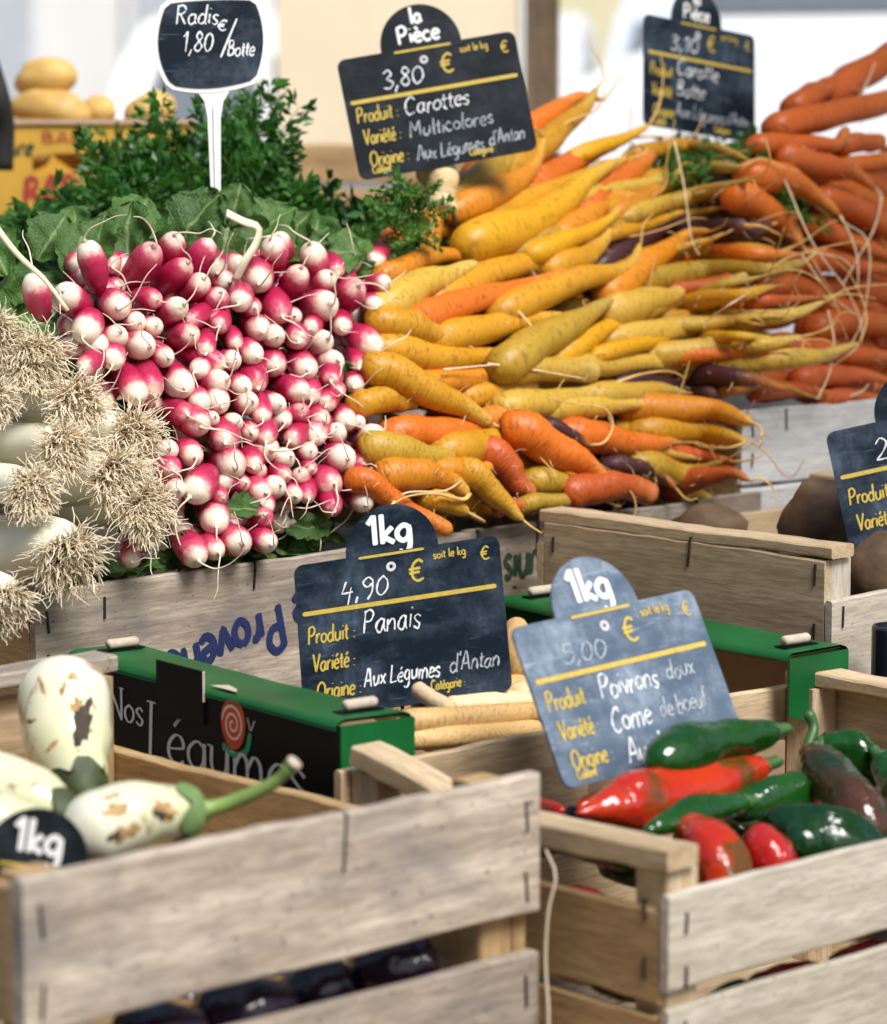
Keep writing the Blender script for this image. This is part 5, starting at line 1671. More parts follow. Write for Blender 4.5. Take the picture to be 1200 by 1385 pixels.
def rad_at(rads, t):
    k = t*(len(rads) - 1); j = min(int(k), len(rads) - 2)
    return rads[j] + (rads[j+1] - rads[j])*(k - j)


def pepper(label, pts, rads, mt, stem=None, group='peppers in the slat crate'):
    rads = [r*1.06 for r in rads]
    P3 = [inside(P(*p), B, rad_at(rads, i/(len(pts)-1))*.0005 + .003) for i, p in enumerate(pts)]
    s = px_m(P3[0])
    n = 26
    q = resample(crom(P3, 8), n)
    base = q[0].copy(); sd = rnd.uniform(0, 99); ph = rnd.uniform(0, 6)
    rad = []
    for i in range(n + 1):
        t = i/n; k = t*(len(rads) - 1); j = min(int(k), len(rads) - 2)
        u = k - j; u = u*u*(3 - 2*u)
        r = rads[j]*(1 - u) + rads[j+1]*u
        if t < .1: r *= .35 + .65*math.sqrt(1 - ((.1 - t)/.1)**2)
        if t > .86: r *= math.sqrt(max(.01, 1 - ((t - .86)/.14)**2))
        rad.append(r*s*(1 + .09*noise.noise((t*5, sd, 0))))
    v, f, tt = tube([p - base for p in q], rad, 28, lump=lambda t, th: 1 + (.16*(abs(math.cos(1.5*th + ph + t*1.2)) - .64) + .13*noise.noise((math.cos(th)*1.2 + t*4, math.sin(th)*1.2, sd)) + .06*noise.noise((math.cos(th)*2.6 + t*11, math.sin(th)*2.6, sd)))*math.sin(math.pi*min(1, t + .1)))
    o = link('pepper', mk('pepper', v, f, True, tt), PM[mt], loc=base)
    tag(o, label, 'pepper', group)
    d0 = (q[0] - q[2]).normalized()
    sp = [q[1] - base, q[0] - base + d0*.008] + ([P(*p) - base for p in stem] if stem else [q[0] - base + d0*.010 + UP*.001])
    qq = resample(crom(sp, 5), 10)
    rr = [rads[0]*s*.85, rads[0]*s*.6] + [.0042]*7 + [.0048, .0042]
    if not stem: rr = [rads[0]*s*.9, rads[0]*s*.75, rads[0]*s*.5, .006] + [.0045]*7
    v, f, tt = tube(qq, rr, 10)
    link('stem', mk('stem', v, f, True, tt), STEM_G, o)
    return o


pepper('long green pepper lying on top against the slate', [(1052,988,2.24),(1000,1000,2.22),(940,1012,2.19),(878,1034,2.15)], [17, 28, 36, 24], 'g')
pepper('long red pepper mottled with brown lying across the crate', [(1040,1034,2.22),(970,1058,2.19),(880,1082,2.15),(778,1100,2.10)], [16, 33, 40, 8], 'm')
pepper('brown-green pepper with bright glints pointing down right', [(1098,1020,2.24),(1120,1055,2.21),(1152,1095,2.18),(1192,1146,2.15)], [26, 37, 41, 26], 'b')
pepper('green pepper with upright curved stem by the back board', [(1108,1012,2.33),(1150,1018,2.33),(1196,1058,2.32)], [22, 31, 20], 'g', [(1101,985,2.34), (1092,962,2.34)])
pepper('green pepper end under the red mottled one', [(1130,1072,2.22),(1060,1076,2.20),(982,1098,2.17)], [26, 30, 19], 'g')
pepper('broad dark green pepper behind the front board', [(1205,1158,2.13),(1130,1136,2.13),(1030,1108,2.14)], [24, 42, 24], 'd')
pepper('red pepper pointing up behind the front board', [(1052,1212,2.04),(1040,1165,2.06),(1022,1118,2.09)], [36, 37, 20], 'r')
pepper('orange-red pepper behind the corner post', [(985,1225,2.03),(972,1160,2.06),(925,1115,2.10)], [36, 36, 22], 'm')
pepper('brown and orange pepper sliver behind the red mottled one', [(905,1060,2.24),(850,1075,2.21),(780,1092,2.17)], [20, 22, 10], 'm')
pepper('green pepper lying along the gap of the left crate side', [(728,1128,2.12),(790,1142,2.07),(858,1166,2.03)], [16, 21, 16], 'g')
pepper('green pepper at the right edge behind the brown-green one', [(1190,1025,2.30),(1215,1060,2.28),(1230,1110,2.25)], [20, 28, 20], 'g')
pepper('dark green pepper at the right edge', [(1200,1100,2.24),(1240,1110,2.22),(1290,1120,2.20)], [22, 30, 20], 'd')
pepper('slim green pepper between the mottled red and the orange-red ones', [(1010,1085,2.15),(940,1100,2.11),(870,1125,2.07)], [14, 22, 9], 'g')
pepper('slim red pepper beside the brown-green one', [(1090,1050,2.25),(1120,1090,2.19),(1128,1150,2.14)], [14, 20, 10], 'r')
pepper('dark green pepper tip between the red one and the broad dark one', [(1110,1165,2.12),(1085,1140,2.11),(1066,1115,2.12)], [20, 22, 11], 'd')
pepper('red pepper behind the long green one', [(960,1035,2.27),(900,1050,2.24),(830,1070,2.20)], [16, 22, 9], 'r')
pepper('pink-red pepper tip beside the grey crate', [(690,1092,2.19),(730,1092,2.16),(762,1098,2.13)], [14, 13, 9], 'r')
for k, (x, y, d, dx, dy, r, mt) in enumerate([(760,1300,2.11,70,24,24,'r'),(840,1335,2.06,40,12,20,'g'),(1000,1345,2.01,30,-6,20,'g'),(1080,1330,2.05,60,-8,30,'r'),(1190,1298,2.12,60,-10,28,'r'),
                                             (900,1260,2.15,60,10,32,'d'),(1000,1230,2.18,60,-10,32,'g'),(1120,1215,2.2,60,-10,34,'r'),(880,1170,2.22,70,10,34,'d'),(980,1140,2.25,70,-10,34,'g'),
                                             (1090,1170,2.2,60,-14,34,'d'),(1200,1210,2.2,60,-14,34,'r'),(790,1230,2.16,60,14,28,'r'),(820,1120,2.22,60,10,30,'d'),(700,1120,2.25,50,10,26,'d')]):
    pepper('%s pepper deeper in the crate, %s' % ({'r': 'red', 'g': 'green', 'd': 'dark green'}[mt], ['through the lower gap of the left side', 'in the lower left gap near the corner', 'in the lower front gap at the corner', 'in the middle of the lower front gap', 'in the lower front gap at the right', 'under the corner post', 'under the orange-red one', 'under the upright red one', 'under the mottled red one', 'under the middle of the pile', 'behind the front board at mid crate', 'behind the front board at the right', 'behind the left side board', 'under the slate foot', 'by the broken rail'][k]), [(x - dx, y - dy, d), (x, y, d), (x + dx, y + dy, d)], [r*.7, r, r*.6], mt, group='peppers deeper in the crate')

# ------------------------------------------------------------------ white aubergines
def aub_mat():
    m, t, b = new_mat('white_aubergine')
    at = t.nodes.new('ShaderNodeAttribute'); at.attribute_name = 'tpos'
    n = noise_n(t, coords(t), 12, 4)
    base = ramp(t, math_n(t, 'ADD', math_n(t, 'MULTIPLY', at.outputs['Fac'], .6), math_n(t, 'MULTIPLY', n, .5)), [(0.25, (0.76, 0.74, 0.62)), (0.6, (0.68, 0.67, 0.44)), (1.0, (0.50, 0.54, 0.26))])
    scar = ramp(t, noise_n(t, coords(t, (1, 1, .35)), 34, 5, .7), [(0.60, (0, 0, 0)), (0.67, (1, 1, 1))])
    base = mixc(t, math_n(t, 'MULTIPLY', scar, .8), base, (0.24, 0.11, 0.035))
    sc2 = ramp(t, noise_n(t, coords(t, (1, 1, .6)), 13, 4, .6), [(0.69, (0, 0, 0)), (0.74, (1, 1, 1))])
    base = mixc(t, sc2, base, (0.035, 0.022, 0.014))
    t.links.new(base, b.inputs['Base Color'])
    b.inputs['Roughness'].default_value = 0.16
    b.inputs['Coat Weight'].default_value = 0.3
    b.inputs['Subsurface Weight'].default_value = 0.15
    b.inputs['Subsurface Radius'].default_value = (0.01, 0.009, 0.004)
    bump(t, b, n, .15, .004)
    return m


AUB = aub_mat()
CALYX = plain('aubergine_calyx', (0.16, 0.26, 0.09), 0.5, 0.35, 40, 0.3)
CALYX_D = plain('aubergine_calyx_dark', (0.05, 0.07, 0.02), 0.6, 0.5, 40, 0.3)
PURPLE = pepper_mat('purple_aubergine', (0.010, 0.004, 0.012), (0.02, 0.006, 0.02))


def aubergine(label, pts, rads, mat, calyx=None, stem=None, stem_r=10, group='aubergines in the grey crate', cal_r=1.08, dimple=False):
    P3 = [inside(P(*p), A, rad_at(rads, i/(len(pts)-1))*.00046 + .002) for i, p in enumerate(pts)]
    s = px_m(P3[0])
    n = 26
    q = resample(crom(P3, 8), n)
    base = q[0].copy(); sd = rnd.uniform(0, 99)
    rad = []
    for i in range(n + 1):
        t = i/n; k = t*(len(rads) - 1); j = min(int(k), len(rads) - 2)
        u = k - j; u = u*u*(3 - 2*u)
        r = rads[j]*(1 - u) + rads[j+1]*u
        if t < .22: r *= math.sqrt(max(.004, 1 - ((.22 - t)/.22)**2))
        if t > .93: r *= math.sqrt(max(.1, 1 - ((t - .93)/.07)**2*.8))
        rad.append(r*s)
    v, f, tt = tube([p - base for p in q], rad, 22, lump=lambda t, th: 1 + .05*noise.noise((math.cos(th)*1.2 + t*3, math.sin(th)*1.2, sd)))
    o = link('aubergine', mk('aubergine', v, f, True, tt), mat, loc=base)
    tag(o, label, 'aubergine', group)
    if calyx:
        # ragged cap over the stem end
        i0 = int(n*.86)
        seg = 20
        qq = [q[i] - base for i in range(i0, n + 1)] + [q[n] - base + (q[n] - q[n-1]).normalized()*.006]
        rr = [rad[i]*cal_r + .001 for i in range(i0, n + 1)] + [stem_r*s*1.3]
        v, f, tt = tube(qq, rr, seg, cap=False)
        dv = (q[i0] - q[n])
        for k2 in range(seg):        # pull alternate rim points along the fruit to make lobes
            v[k2] = v[k2] + dv*(.35 if k2 % 4 == 0 else .1 if k2 % 2 else -.35)
        link('calyx', mk('calyx', v, f, True, tt), calyx, o)
    if stem:
        sp = [q[n] - base - (q[n] - q[n-1])*1.0] + [P(*p) - base for p in stem]
        qs = resample(crom(sp, 6), 16)
        rs = [stem_r*s*(1.5 if i < 2 else 1.0 - .02*i) for i in range(15)] + [stem_r*s*.95, stem_r*s*.85]
        v, f, tt = tube(qs, rs, 12)
        so = link('stem', mk('stem', v, f, True, tt), plain('aubergine_stem', (0.20, 0.30, 0.08), .5, .2, 40), o)
        v, f, tt = tube([qs[-1], qs[-1] + (qs[-1] - qs[-2]).normalized()*.003], [stem_r*s*1.05, stem_r*s*.9], 12)
        link('stem_end', mk('stem_end', v, f, True, tt), plain('dry_stem_end', (.45, .38, .28), .8), so)
    if dimple:
        dp = []
        c = P(*dimple) - base
        for i in range(12):
            a = 2*math.pi*i/12
            dp.append(c + (RIGHT*math.cos(a)*.8 + UP*math.sin(a))*.0028)
        mb = MB(); mb.add(dp, [tuple(range(12))]); mb.build('hole', plain('dark_hole', (.08, .05, .02), .8), o)
    return o


from mathutils.bvhtree import BVHTree


def scar(o, pix, mat, name='scar', lift=.0005):
    me = o.data
    bv = BVHTree.FromPolygons([v.co + o.location for v in me.vertices], [tuple(p.vertices) for p in me.polygons])
    cx = sum(p[0] for p in pix)/len(pix); cy = sum(p[1] for p in pix)/len(pix)
    v, f = [], []
    rings = 4; n = len(pix)
    for k in range(rings + 1):
        for (x, y) in pix:
            q = k/rings
            jx = noise.noise((x*.11, y*.11, k))*2.5*q
            h = bv.ray_cast(CAM, ray(cx + (x - cx)*q + jx, cy + (y - cy)*q + jx).normalized())
            if h[0] is None: return
            v.append(h[0] + h[1]*lift*(1 - .9*q*q) - o.location)
    for k in range(rings):
        for i in range(n): f.append((k*n+i, k*n+(i+1) % n, (k+1)*n+(i+1) % n, (k+1)*n+i))
    link(name, mk(name, v, f), mat, o)


def blob_poly(cx, cy, rx, ry, ang, seed, n=28):
    out = []
    for i in range(n):
        a = 2*math.pi*i/n
        k = .95 + .65*noise.noise((math.cos(a)*2.0, math.sin(a)*2.0, seed*3.3)) + .3*noise.noise((math.cos(a)*5, math.sin(a)*5, seed))
        x, y = math.cos(a)*rx*k, math.sin(a)*ry*k
        out.append((cx + x*math.cos(ang) - y*math.sin(ang), cy + x*math.sin(ang) + y*math.cos(ang)))
    return out


SCAR_D = plain('dark_scar', (.045, .032, .018), .8, .6, 90, .8)
SCAR_B = plain('brown_scar', (.40, .235, .09), .6, .45, 120, .5)
WA = aubergine('tall white aubergine standing in the back of the grey crate', [(84,886,2.225),(86,940,2.215),(92,1000,2.19),(112,1065,2.15),(122,1085,2.14)], [58, 64, 60, 42, 22], AUB, CALYX_D, cal_r=1.03)
for p, m_ in ((blob_poly(110, 978, 15, 36, .15, 1), SCAR_D), (blob_poly(104, 955, 9, 9, 0, 5), SCAR_B), (blob_poly(57, 928, 3, 14, -.3, 2), SCAR_B), (blob_poly(85, 932, 3, 10, .4, 3), SCAR_B), (blob_poly(42, 975, 8, 3, -.2, 4), SCAR_B), (blob_poly(70, 1010, 12, 2.5, -.8, 6), SCAR_B), (blob_poly(98, 915, 6, 5, 0, 8), SCAR_B)):
    scar(WA, p, m_)
aubergine('pale green aubergine lying at the left of the grey crate', [(-95,1062,2.05),(-20,1070,2.04),(45,1088,2.03),(105,1118,2.02)], [50, 58, 50, 28], AUB, CALYX_D)
SA = aubergine('scarred aubergine with long curved green stem', [(88,1140,1.955),(140,1118,1.965),(190,1102,1.975),(250,1098,1.985),(268,1097,1.99)], [44, 52, 50, 40, 32], AUB, CALYX, [(300,1090,1.99), (345,1072,1.985), (375,1056,1.98), (396,1034,1.975)], 12)
for p, m_ in ((blob_poly(158, 1095, 22, 8, -.3, 11), SCAR_B), (blob_poly(170, 1126, 22, 10, -.45, 12), SCAR_B), (blob_poly(158, 1130, 16, 6, -.5, 13), SCAR_D), (blob_poly(150, 1078, 14, 3, -.3, 14), SCAR_B), (blob_poly(224, 1096, 20, 13, .5, 15), SCAR_B), (blob_poly(222, 1100, 15, 10, .6, 16), SCAR_D)):
    scar(SA, p, m_)
aubergine('white aubergine shining beside the 1kg slate', [(-60,1120,1.94),(0,1112,1.945),(56,1118,1.95)], [40, 40, 24], AUB)
for (x, y, d, dx, dy, r, lab) in ((530,1312,1.99,62,-14,46,'purple aubergine with a long glint behind the lower grey slats'), (330,1372,1.90,66,-12,50,'purple aubergine low behind the grey slats at the left'),
                                  (432,1345,1.96,46,-22,46,'purple aubergine in the gap between the other two'), (215,1405,1.84,60,-8,50,'purple aubergine lowest behind the grey slats'), (470,1300,2.08,60,-10,44,'purple aubergine deeper behind the grey slats'),
                                  (360,1335,2.03,50,10,44,'purple aubergine deeper at the left behind the grey slats'), (280,1365,1.98,50,10,44,'purple aubergine deepest at the left behind the grey slats')):
    aubergine(lab, [(x - dx, y - dy, d), (x, y, d), (x + dx, y + dy, d)], [r, r*1.05, r*.7], PURPLE, None, group='purple aubergines under the white ones')
# boards inside the grey crate that carry the white ones
for i in range(5):
    board(A.e, 'inner_slat', (.02, .06 + i*.085, A.H - .135), .36, .006, .075, 'x', W_TAN)

# ------------------------------------------------------------------ beetroots, can, twine
BEET = plain('beetroot_skin', (0.105, 0.062, 0.032), 0.75, 0.5, 38, 0.8)


def lump(name, label, cat, group, c, rx, ry, rz, mat, seed, amp=.16, parent=None, rot=0.0):
    v, f = [], []
    nu, nv = 18, 12
    for j in range(nv + 1):
        ph = math.pi*j/nv
        for i in range(nu):
            th = 2*math.pi*i/nu
            d = Vector((math.sin(ph)*math.cos(th), math.sin(ph)*math.sin(th), math.cos(ph)))
            k = 1 + amp*noise.noise(d*1.3 + Vector((seed, 0, 0))) + amp*.35*noise.noise(d*3.5 + Vector((0, seed, 0)))
            v.append((d.x*rx*k, d.y*ry*k, d.z*rz*k))
    for j in range(nv):
        for i in range(nu):
            f.append((j*nu+i, (j+1)*nu+i, (j+1)*nu+(i+1) % nu, j*nu+(i+1) % nu))
    o = link(name, mk(name, v, f, True), mat, parent, loc=c, rot=(0, 0, rot))
    if label: tag(o, label, cat, group)
    return o


BG = 'beetroots in the tan crate'
lump('beetroot', 'large rough brown beetroot in front of the whitewashed crate', 'beetroot', BG, P(1118, 712, 2.80), .041, .04, .045, BEET, 1.7, .2)
lump('beetroot', 'rough beetroot under the blue-black slate at the right edge', 'beetroot', BG, P(1196, 775, 2.70), .034, .036, .040, BEET, 4.2, .2)
lump('beetroot', 'beetroot just showing above the rail of the tan crate', 'beetroot', BG, P(958, 712, 2.90), .034, .03, .02, BEET, 7.7, .2)
for k, (x, y, d) in enumerate(((1060, 800, 2.78), (1180, 830, 2.82), (1020, 785, 2.86), (1230, 800, 2.85), (1240, 770, 2.92))):
    lump('beetroot', 'beetroot lower in the tan crate', 'beetroot', 'beetroots lower in the tan crate', P(x, y, d), .036, .036, .036, BEET, 10 + k*3.1, .2)

c = P(1215, 885, 2.58)
e = empty('dark_can', (c.x, c.y, 0.803)); tag(e, 'dark navy can at the right edge below the tan crate', 'can')
H = c.z + .006 - .803 + .018
prof = [(.0, 0), (.021, 0), (.022, .002), (.022, H - .002), (.021, H), (.019, H), (.019, H - .003), (0, H - .003)]
mb = MB(); v = []; nseg = 28
for r0, z in prof:
    for i in range(nseg): v.append((r0*math.cos(2*math.pi*i/nseg), r0*math.sin(2*math.pi*i/nseg), z))
mb.add(v, [(j*nseg+i, j*nseg+(i+1) % nseg, (j+1)*nseg+(i+1) % nseg, (j+1)*nseg+i) for j in range(len(prof)-1) for i in range(nseg)])
mb.build('body', plain('navy_can', (.012, .016, .028), .35), e, smooth=False)

pts = [P(738,1150,2.02), P(752,1185,2.01), P(742,1230,2.01), P(738,1300,2.01), P(742,1380,2.005), P(736,1460,2.0)]
b0 = pts[0].copy()
q = resample(crom([p - b0 for p in pts], 5), 20)
v, f, t = tube(q, [.0011]*21, 6)
tag(link('twine', mk('twine', v, f, True, t), plain('twine_fibre', (.5, .42, .3), .8), loc=b0), 'thin pale twine hanging between the two front crates', 'twine')

# ------------------------------------------------------------------ potato carton at the back left
YEL = plain('carton_yellow', (0.62, 0.36, 0.045), 0.6, 0.12, 10)
c = P(262, 168, 3.62)
YY = R(8)
BW, BD, BH = .46, .28, .15
pc = empty('potato_carton', (c.x, c.y, c.z - BH), YY)
tag(pc, 'yellow cardboard carton of potatoes behind the green tops', 'carton')
mb = MB()                                     # front wall built round its hand hole
hx0, hx1, hz0, hz1 = -.185, -.085, BH - .058, BH - .033
for lo, hi in (((-BW, 0, 0), (0, .004, hz0)), ((-BW, 0, hz1), (0, .004, BH)), ((-BW, 0, hz0), (hx0, .004, hz1)), ((hx1, 0, hz0), (0, .004, hz1))):
    mb.box(lo, hi)
mb.build('front_wall', YEL, pc, smooth=False)
for nm, lo, hi in (('side_wall', (-.004, .0045, 0), (0, BD, BH)), ('side_wall', (-BW, .0045, 0), (-BW + .004, BD, BH)), ('back_wall', (-BW + .0045, BD - .004, 0), (-.0045, BD, BH)), ('carton_bottom', (-BW + .0045, .0045, 0), (-.0045, BD - .0045, .004))):
    mb = MB(); mb.box(lo, hi); mb.build(nm, YEL, pc, smooth=False)
mb = MB(); mb.box((-BW, -.004, BH + .0005), (0.002, .02, BH + .006)); mb.build('rim', plain('carton_raw_edge', (.55, .38, .24), .8), pc, smooth=False)
rotp = Matrix(((1, 0, 0, 0), (0, 0, -1, -.0008), (0, 1, 0, 0), (0, 0, 0, 1)))


def ptext(st, size, w_, x, z, m, width, slant=0):
    mb = text_mb(st, size, w_, x=x, y=z, width=width, jit=.08, slant=slant)
    mb.build('lettering', m, pc, smooth=False, mat=rotp)


ptext('BAB', .021, .0062, -.198, .052, INK_RED, .062, .1)
ptext('BAB', .007, .002, -.175, BH - .022, INK_RED, .05)
ptext('Nature', .011, .003, -.245, BH - .035, INK_GREEN, .06, .2)
mb = MB(); mb.box((-.135, -.002, BH - .034), (-.132, -.0006, BH + .004)); mb.build('staple', STEEL, pc, smooth=False)
POT = plain('potato_skin', (0.62, 0.39, 0.11), 0.55, 0.22, 22, 0.35)
for (x, y, d, rx, rz, sd, lab) in ((62, 105, 3.72, .039, .026, 2, 'topmost potato on the yellow carton'), (68, 147, 3.70, .05, .023, 5, 'broad potato under the topmost one'), (133, 150, 3.74, .022, .017, 8, 'small potato between the two larger ones'),
                                   (205, 150, 3.74, .031, .022, 11, 'round potato at the right end of the yellow carton'), (-10, 150, 3.76, .03, .02, 14, 'potato cut by the left picture edge')):
    po = lump('potato', lab, 'potato', 'potatoes in the yellow carton', P(x, y, d), rx, rz*1.1, rz, POT, sd, .22)
    po.rotation_euler = (rnd.uniform(-.3, .3), rnd.uniform(-.25, .25), rnd.uniform(-.4, .4))
for k in range(12):
    lump('potato', 'potato lower in the yellow carton', 'potato', 'potatoes lower in the yellow carton', Matrix.Translation(pc.location) @ Matrix.Rotation(YY, 4, 'Z') @ Vector((-.05 - .072*(k % 6), .09 + .11*(k//6), BH - .03)), .036, .03, .026, POT, 20 + k, .13)
support('slat crate stack carrying the yellow potato carton', Vector((c.x, c.y, 0)) + Matrix.Rotation(YY, 3, 'Z') @ Vector((-BW + .01, .01, 0)), YY, BW - .02, BD - .02, c.z - BH - .003, 1.0)
sidet = empty('side_table', (c.x - .25, c.y + .15, 0), YY); tag(sidet, 'plain table under the potato carton, behind the stall', 'table')
for i in range(3): board(sidet, 'table_plank', (-.45, -.2 + i*.19, .985), .9, .025, .185, 'x', W_TAN)
for x in (-.4, .4):
    for y in (-.22, .22): link('leg', board_mesh(.965, .05, .05, 3), W_TAN, sidet, loc=(x, y, .004), rot=(0, -math.pi/2, 0))

# ------------------------------------------------------------------ the market behind
# neighbouring wooden box under the cream panel
cb = P(385, 200, 4.4)
nb = Crate('slat_crate', 'blurred brown crate behind the fine green tops, under the cream panel', Vector((cb.x, cb.y, cb.z)), R(12), .26, .25, .2, {'*': W_TAN},
           {k: [(0, .05), (-.065, .06), (-.14, .05)] for k in ('front', 'back', 'left', 'right')})
sup2 = support('tall crate stack under the blurred brown crate', Vector((cb.x, cb.y, 0)), R(12), .26, .25, cb.z - .203, .004)

# wooden post, and an out-of-view awning added to shade the orange carrots
post = P(733, 100, 4.9)
aw = empty('added_shade_awning', (0, 0, 0)); tag(aw, 'unseen awning added to shade the orange carrots, with the square brown wooden post behind the Carottes slate', 'awning')
AWN = plain('awning_canvas', (0.62, 0.58, 0.50), 0.8, 0.06, 3)
ROOF_Z = 2.62
for (x, y) in ((post.x, post.y), (2.5, post.y), (2.5, 2.15)):
    link('post', board_mesh(ROOF_Z - .01, .052, .052, 3), W_POST, aw, loc=(x, y, .004), rot=(0, -math.pi/2, 0))
AX0, AX1, AY0, AY1 = .93, 2.6, 2.1, post.y + .1
v, f = [], []
for j in range(13):
    for i in range(17):
        x = AX0 + (AX1 - AX0)*i/16; y = AY0 + (AY1 - AY0)*j/12
        v.append((x, y, ROOF_Z + .12*math.sin(math.pi*j/12) - .03*math.sin(math.pi*i/4)**2))
for j in range(12):
    for i in range(16): f.append((j*17+i, j*17+i+1, (j+1)*17+i+1, (j+1)*17+i))
link('added_shade_canvas', mk('added_shade_canvas', v, f), AWN, aw)
board(aw, 'beam', (post.x - .1, AY1 - .1, ROOF_Z - .05), AX1 - post.x + .1, .06, .045, 'x', W_POST)
board(aw, 'beam', (AX0, AY0 + .02, ROOF_Z - .05), AX1 - AX0, .06, .045, 'x', W_POST)

# cream side cloth of the next stall
CREAM = plain('cream_canvas', (0.74, 0.62, 0.44), 0.85, 0.05, 4)
a, b_ = P(376, 205, 6.2), P(700, 205, 6.6)
v, f = [], []
n = 48
for i in range(n + 1):
    t = i/n
    p = a.lerp(b_, t)
    fold = .010*math.sin(t*9) + .004*math.sin(t*23 + 1)
    for k in range(9):
        z = a.z + (2.5 - a.z)*k/8
        v.append((p.x, p.y + fold*(1 - .5*k/8), z))
for i in range(n):
    for k in range(8): f.append((i*9+k, (i+1)*9+k, (i+1)*9+k+1, i*9+k+1))
ct = empty('stall_side_cloth', (a.x, a.y, a.z)); tag(ct, 'cream cloth hanging at the side of the stall behind', 'cloth')
o = link('cloth', mk('cloth', [(x - a.x, y - a.y, z - a.z) for x, y, z in v], f), CREAM, ct)
mb = MB(); mb.box((-.05, -.03, 2.5 - a.z), (b_.x - a.x + .05, .03, 2.55 - a.z)); mb.build('top_bar', W_POST, ct, smooth=False, rot=(0, 0, math.atan2(b_.y - a.y, b_.x - a.x)))
for x in (-.03, (b_ - a).length + .03):
    mb = MB(); mb.box((x - .02, .0, -a.z + .003), (x + .02, .04, 2.5 - a.z)); mb.build('pole', PLAST_W, ct, smooth=False, rot=(0, 0, math.atan2(b_.y - a.y, b_.x - a.x)))

# parked vans
VGLASS = plain('vehicle_glass', (.16, .18, .20), .12, .05)
TYRE = plain('tyre_rubber', (.02, .02, .02), .8)
RIMM = plain('wheel_rim', (.5, .5, .52), .35)
LAMP = plain('lamp_glass', (.75, .76, .78), .1)
REDL = plain('tail_lamp', (.55, .02, .03), .2)
TRIM = plain('bumper_trim', (.06, .06, .065), .55)


def van(label, loc, yaw, col, W=1.95, L=5.0, H=2.25, zb=1.12, group='vehicles parked in the street behind'):
    m = plain('van_paint_%d' % len(bpy.data.materials), col, .25, .03, 2)
    e = empty('parked_van', loc, yaw); tag(e, label, 'van', group)
    zt = H - .10
    prof = [(0, .35), (0, zb - .4), (.12, zb - .17), (.95, zb), (1.75, zt - .06), (2.1, H - .04), (2.5, H), (L - .15, H - .02), (L, H - .2), (L, .35)]
    n = len(prof)
    # front and side skins from two outlines
    mb = MB()
    lo, hi = [], []
    for (x, z) in prof:
        tumble = max(0, z - 1.1)*.10
        lo.append((x, -W/2 + tumble, z)); hi.append((x, W/2 - tumble, z))
    mb.add(lo + hi, [tuple(range(n - 1, -1, -1)), tuple(range(n, 2*n))] + [(i, (i+1) % n, n + (i+1) % n, n + i) for i in range(n)])
    mb.build('body', m, e, smooth=False)

    def quad(name, pts, mat):
        q = MB(); q.add(pts, [(0, 1, 2, 3)]); return q.build(name, mat, e, smooth=False)
    def sl(t, off=.012):     # on the windscreen line
        x = .95 + (1.75 - .95)*t; z = zb + (zt - .06 - zb)*t
        return x - off*.7, z + off*.7
    x0, z0 = sl(.06); x1, z1 = sl(.97)
    quad('windscreen', [(x0, -W/2 + .12, z0), (x0, W/2 - .12, z0), (x1, W/2 - .2, z1), (x1, -W/2 + .2, z1)], VGLASS)
    for sy in (-1, 1):
        def sp(x, z): return (x, sy*(W/2 - max(0, z - 1.1)*.10 + .008), z)
        pts = [sp(1.25, zb + .08), sp(2.35, zb + .08), sp(2.35, zt - .1), sp(1.85, zt - .1)]
        quad('side_window', pts if sy < 0 else pts[::-1], VGLASS)
        for wx in (.85, L - .95):
            t = empty('wheel', (wx, sy*(W/2 - .11), .34)); t.parent = e
            for nm, r0, r1, wd, mt in (('tyre', .34, .21, .22, TYRE), ('rim', .21, .0, .18, RIMM)):
                q = MB(); v = []
                ns = 24
                pr = [(r1, -wd/2), (r0*.95, -wd/2), (r0, -wd/2 + .02), (r0, wd/2 - .02), (r0*.95, wd/2), (r1, wd/2)]
                for r_, y in pr:
                    for i in range(ns): v.append((r_*math.cos(2*math.pi*i/ns), y, r_*math.sin(2*math.pi*i/ns)))
                q.add(v, [(j*ns+i, j*ns+(i+1) % ns, (j+1)*ns+(i+1) % ns, (j+1)*ns+i) for j in range(5) for i in range(ns)])
                q.build(nm, mt, t)
        quad('headlight', [(-.012 + .03, sy*.55, .72), (-.012 + .03, sy*.9, .72), (.1, sy*.9, .92), (.1, sy*.55, .92)][::sy], LAMP)
        q = MB(); q.box((1.15, sy*(W/2 + .01) if sy > 0 else -W/2 - .2, 1.15), (1.28, sy*(W/2 + .2) if sy > 0 else -W/2 - .01, 1.4)); q.build('mirror', TRIM, e, smooth=False)
        q = MB(); q.box((L + .002, sy*(W/2 - .06) - .07, .9), (L + .02, sy*(W/2 - .06) + .07, 1.3)); q.build('tail_light', REDL, e, smooth=False)
    q = MB(); q.box((-.05, -W/2 + .05, .32), (.1, W/2 - .05, .55)); q.build('bumper', TRIM, e, smooth=False)
    q = MB(); q.box((-.015, -.45, .6), (.02, .45, .74)); q.build('grille', TRIM, e, smooth=False)
    return e


van('white people carrier with grey windscreen parked behind the potatoes', (-.45, 9.6, 0), R(86), (.82, .82, .82), W=1.75, L=4.3, H=1.80, zb=1.10)
van('white lorry with dark windscreen at the top right behind the slates', (1.15, 8.2, 0), R(62), (.84, .84, .83), W=2.2, L=6.2, H=3.0, zb=1.66)
van('pale blue-grey van between the wooden post and the small slate', (1.6, 17.0, 0), R(80), (.60, .66, .74), H=2.1)

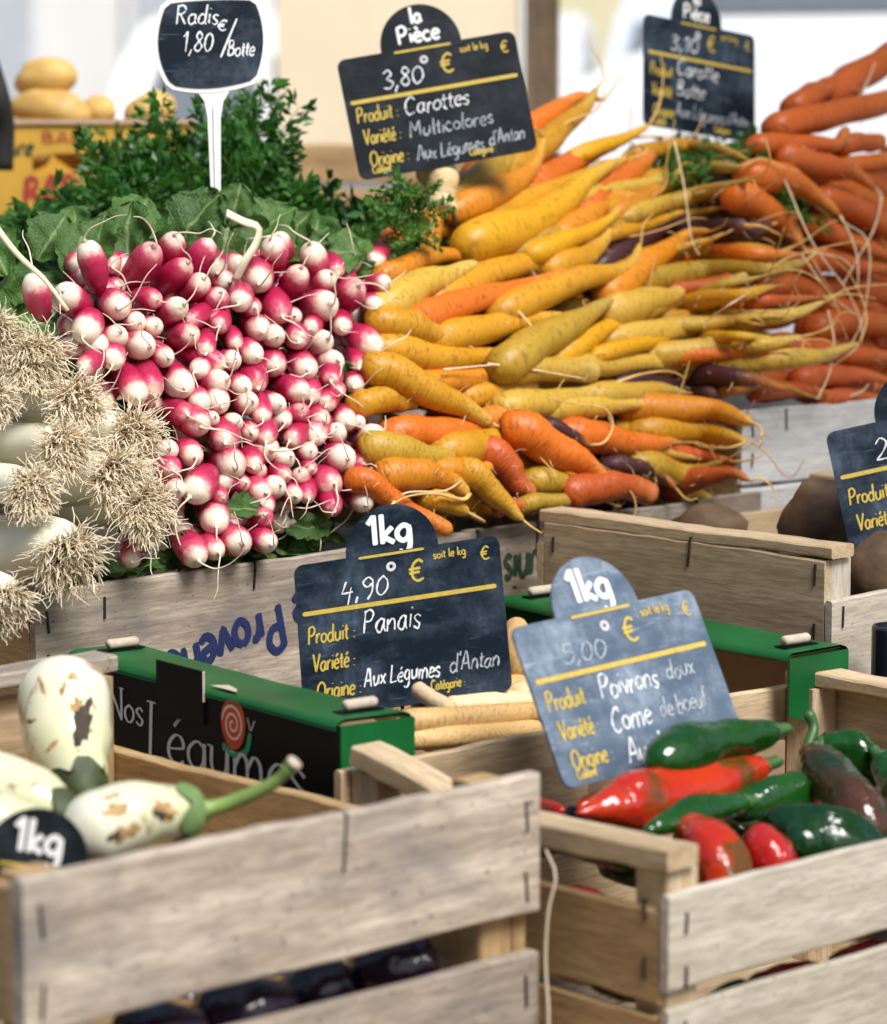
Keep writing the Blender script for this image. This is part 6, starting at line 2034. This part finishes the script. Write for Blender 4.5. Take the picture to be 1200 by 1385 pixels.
# pale street front closing the view
bd = empty('street_house', (0, 24, 0)); tag(bd, 'pale plastered row of houses across the street', 'building')
PLASTER = plain('pale_plaster', (.78, .76, .72), .9, .04, 1.2)
SHOPG = plain('shop_glass', (.52, .55, .58), .15)
FRAME = plain('window_frame_white', (.75, .75, .73), .5)
mb = MB(); mb.box((-16, 0, 0), (16, 8, 9)); mb.build('wall', PLASTER, bd, smooth=False)
for i in range(12):
    x = -14.6 + i*2.5
    w_ = empty('window', (x, -.02, 4.2)); w_.parent = bd
    mb = MB(); mb.box((0, -.03, 0), (1.1, .0, 1.7)); mb.build('frame', FRAME, w_, smooth=False)
    for px_ in (.08, .58):
        mb = MB(); mb.box((px_, -.05, .08), (px_ + .44, -.032, 1.62)); mb.build('pane', SHOPG, w_, smooth=False)
    s_ = empty('shop_front', (x - .3, -.02, .2)); s_.parent = bd
    mb = MB(); mb.box((0, -.03, 0), (1.9, 0, 2.5)); mb.build('frame', FRAME, s_, smooth=False)
    mb = MB(); mb.box((.1, -.05, .5), (1.8, -.032, 2.3)); mb.build('pane', SHOPG if i % 3 else plain('yellow_blind', (.72, .66, .42), .7), s_, smooth=False)
mb = MB(); mb.box((-16.2, -.25, 9), (16.2, 8.2, 9.3)); mb.build('cornice', PLASTER, bd, smooth=False)
# unseen stone hall behind the camera, added to darken reflections and ambient light
STONE = plain('added_hall_stone', (.22, .20, .17), .9, .12, 2)
mh = empty('added_dark_hall', (-7, -8, 0)); tag(mh, 'unseen stone hall added behind the viewpoint to darken reflections', 'building')
mb = MB(); mb.box((-9, -6, 0), (9.5, 0, 8)); mb.build('wall', STONE, mh, smooth=False)
mb = MB(); mb.box((-9.3, -6.3, 8.002), (9.8, .4, 8.3)); mb.build('roof', W_POST, mh, smooth=False)
for i in range(5):
    mb = MB(); mb.box((-7.5 + i*3.4, .004, .01), (-5.5 + i*3.4, .05, 3.4)); mb.build('door', W_POST, mh, smooth=False)

# dark sleeve-like strap at the left edge beside the potatoes
pts = [P(-22, 60, 3.5), P(-8, 100, 3.5), P(2, 135, 3.5), P(8, 175, 3.52), P(6, 230, 3.53)]
b0 = pts[0].copy()
q = resample(crom([p - b0 for p in pts], 5), 14)
v, f, t = tube(q, [.012]*15, 10, squash=.5)
tag(link('black_strap', mk('black_strap', v, f, True, t), plain('black_webbing', (.02, .018, .018), .7), loc=b0), 'black strap hanging at the left edge beside the potatoes', 'strap')
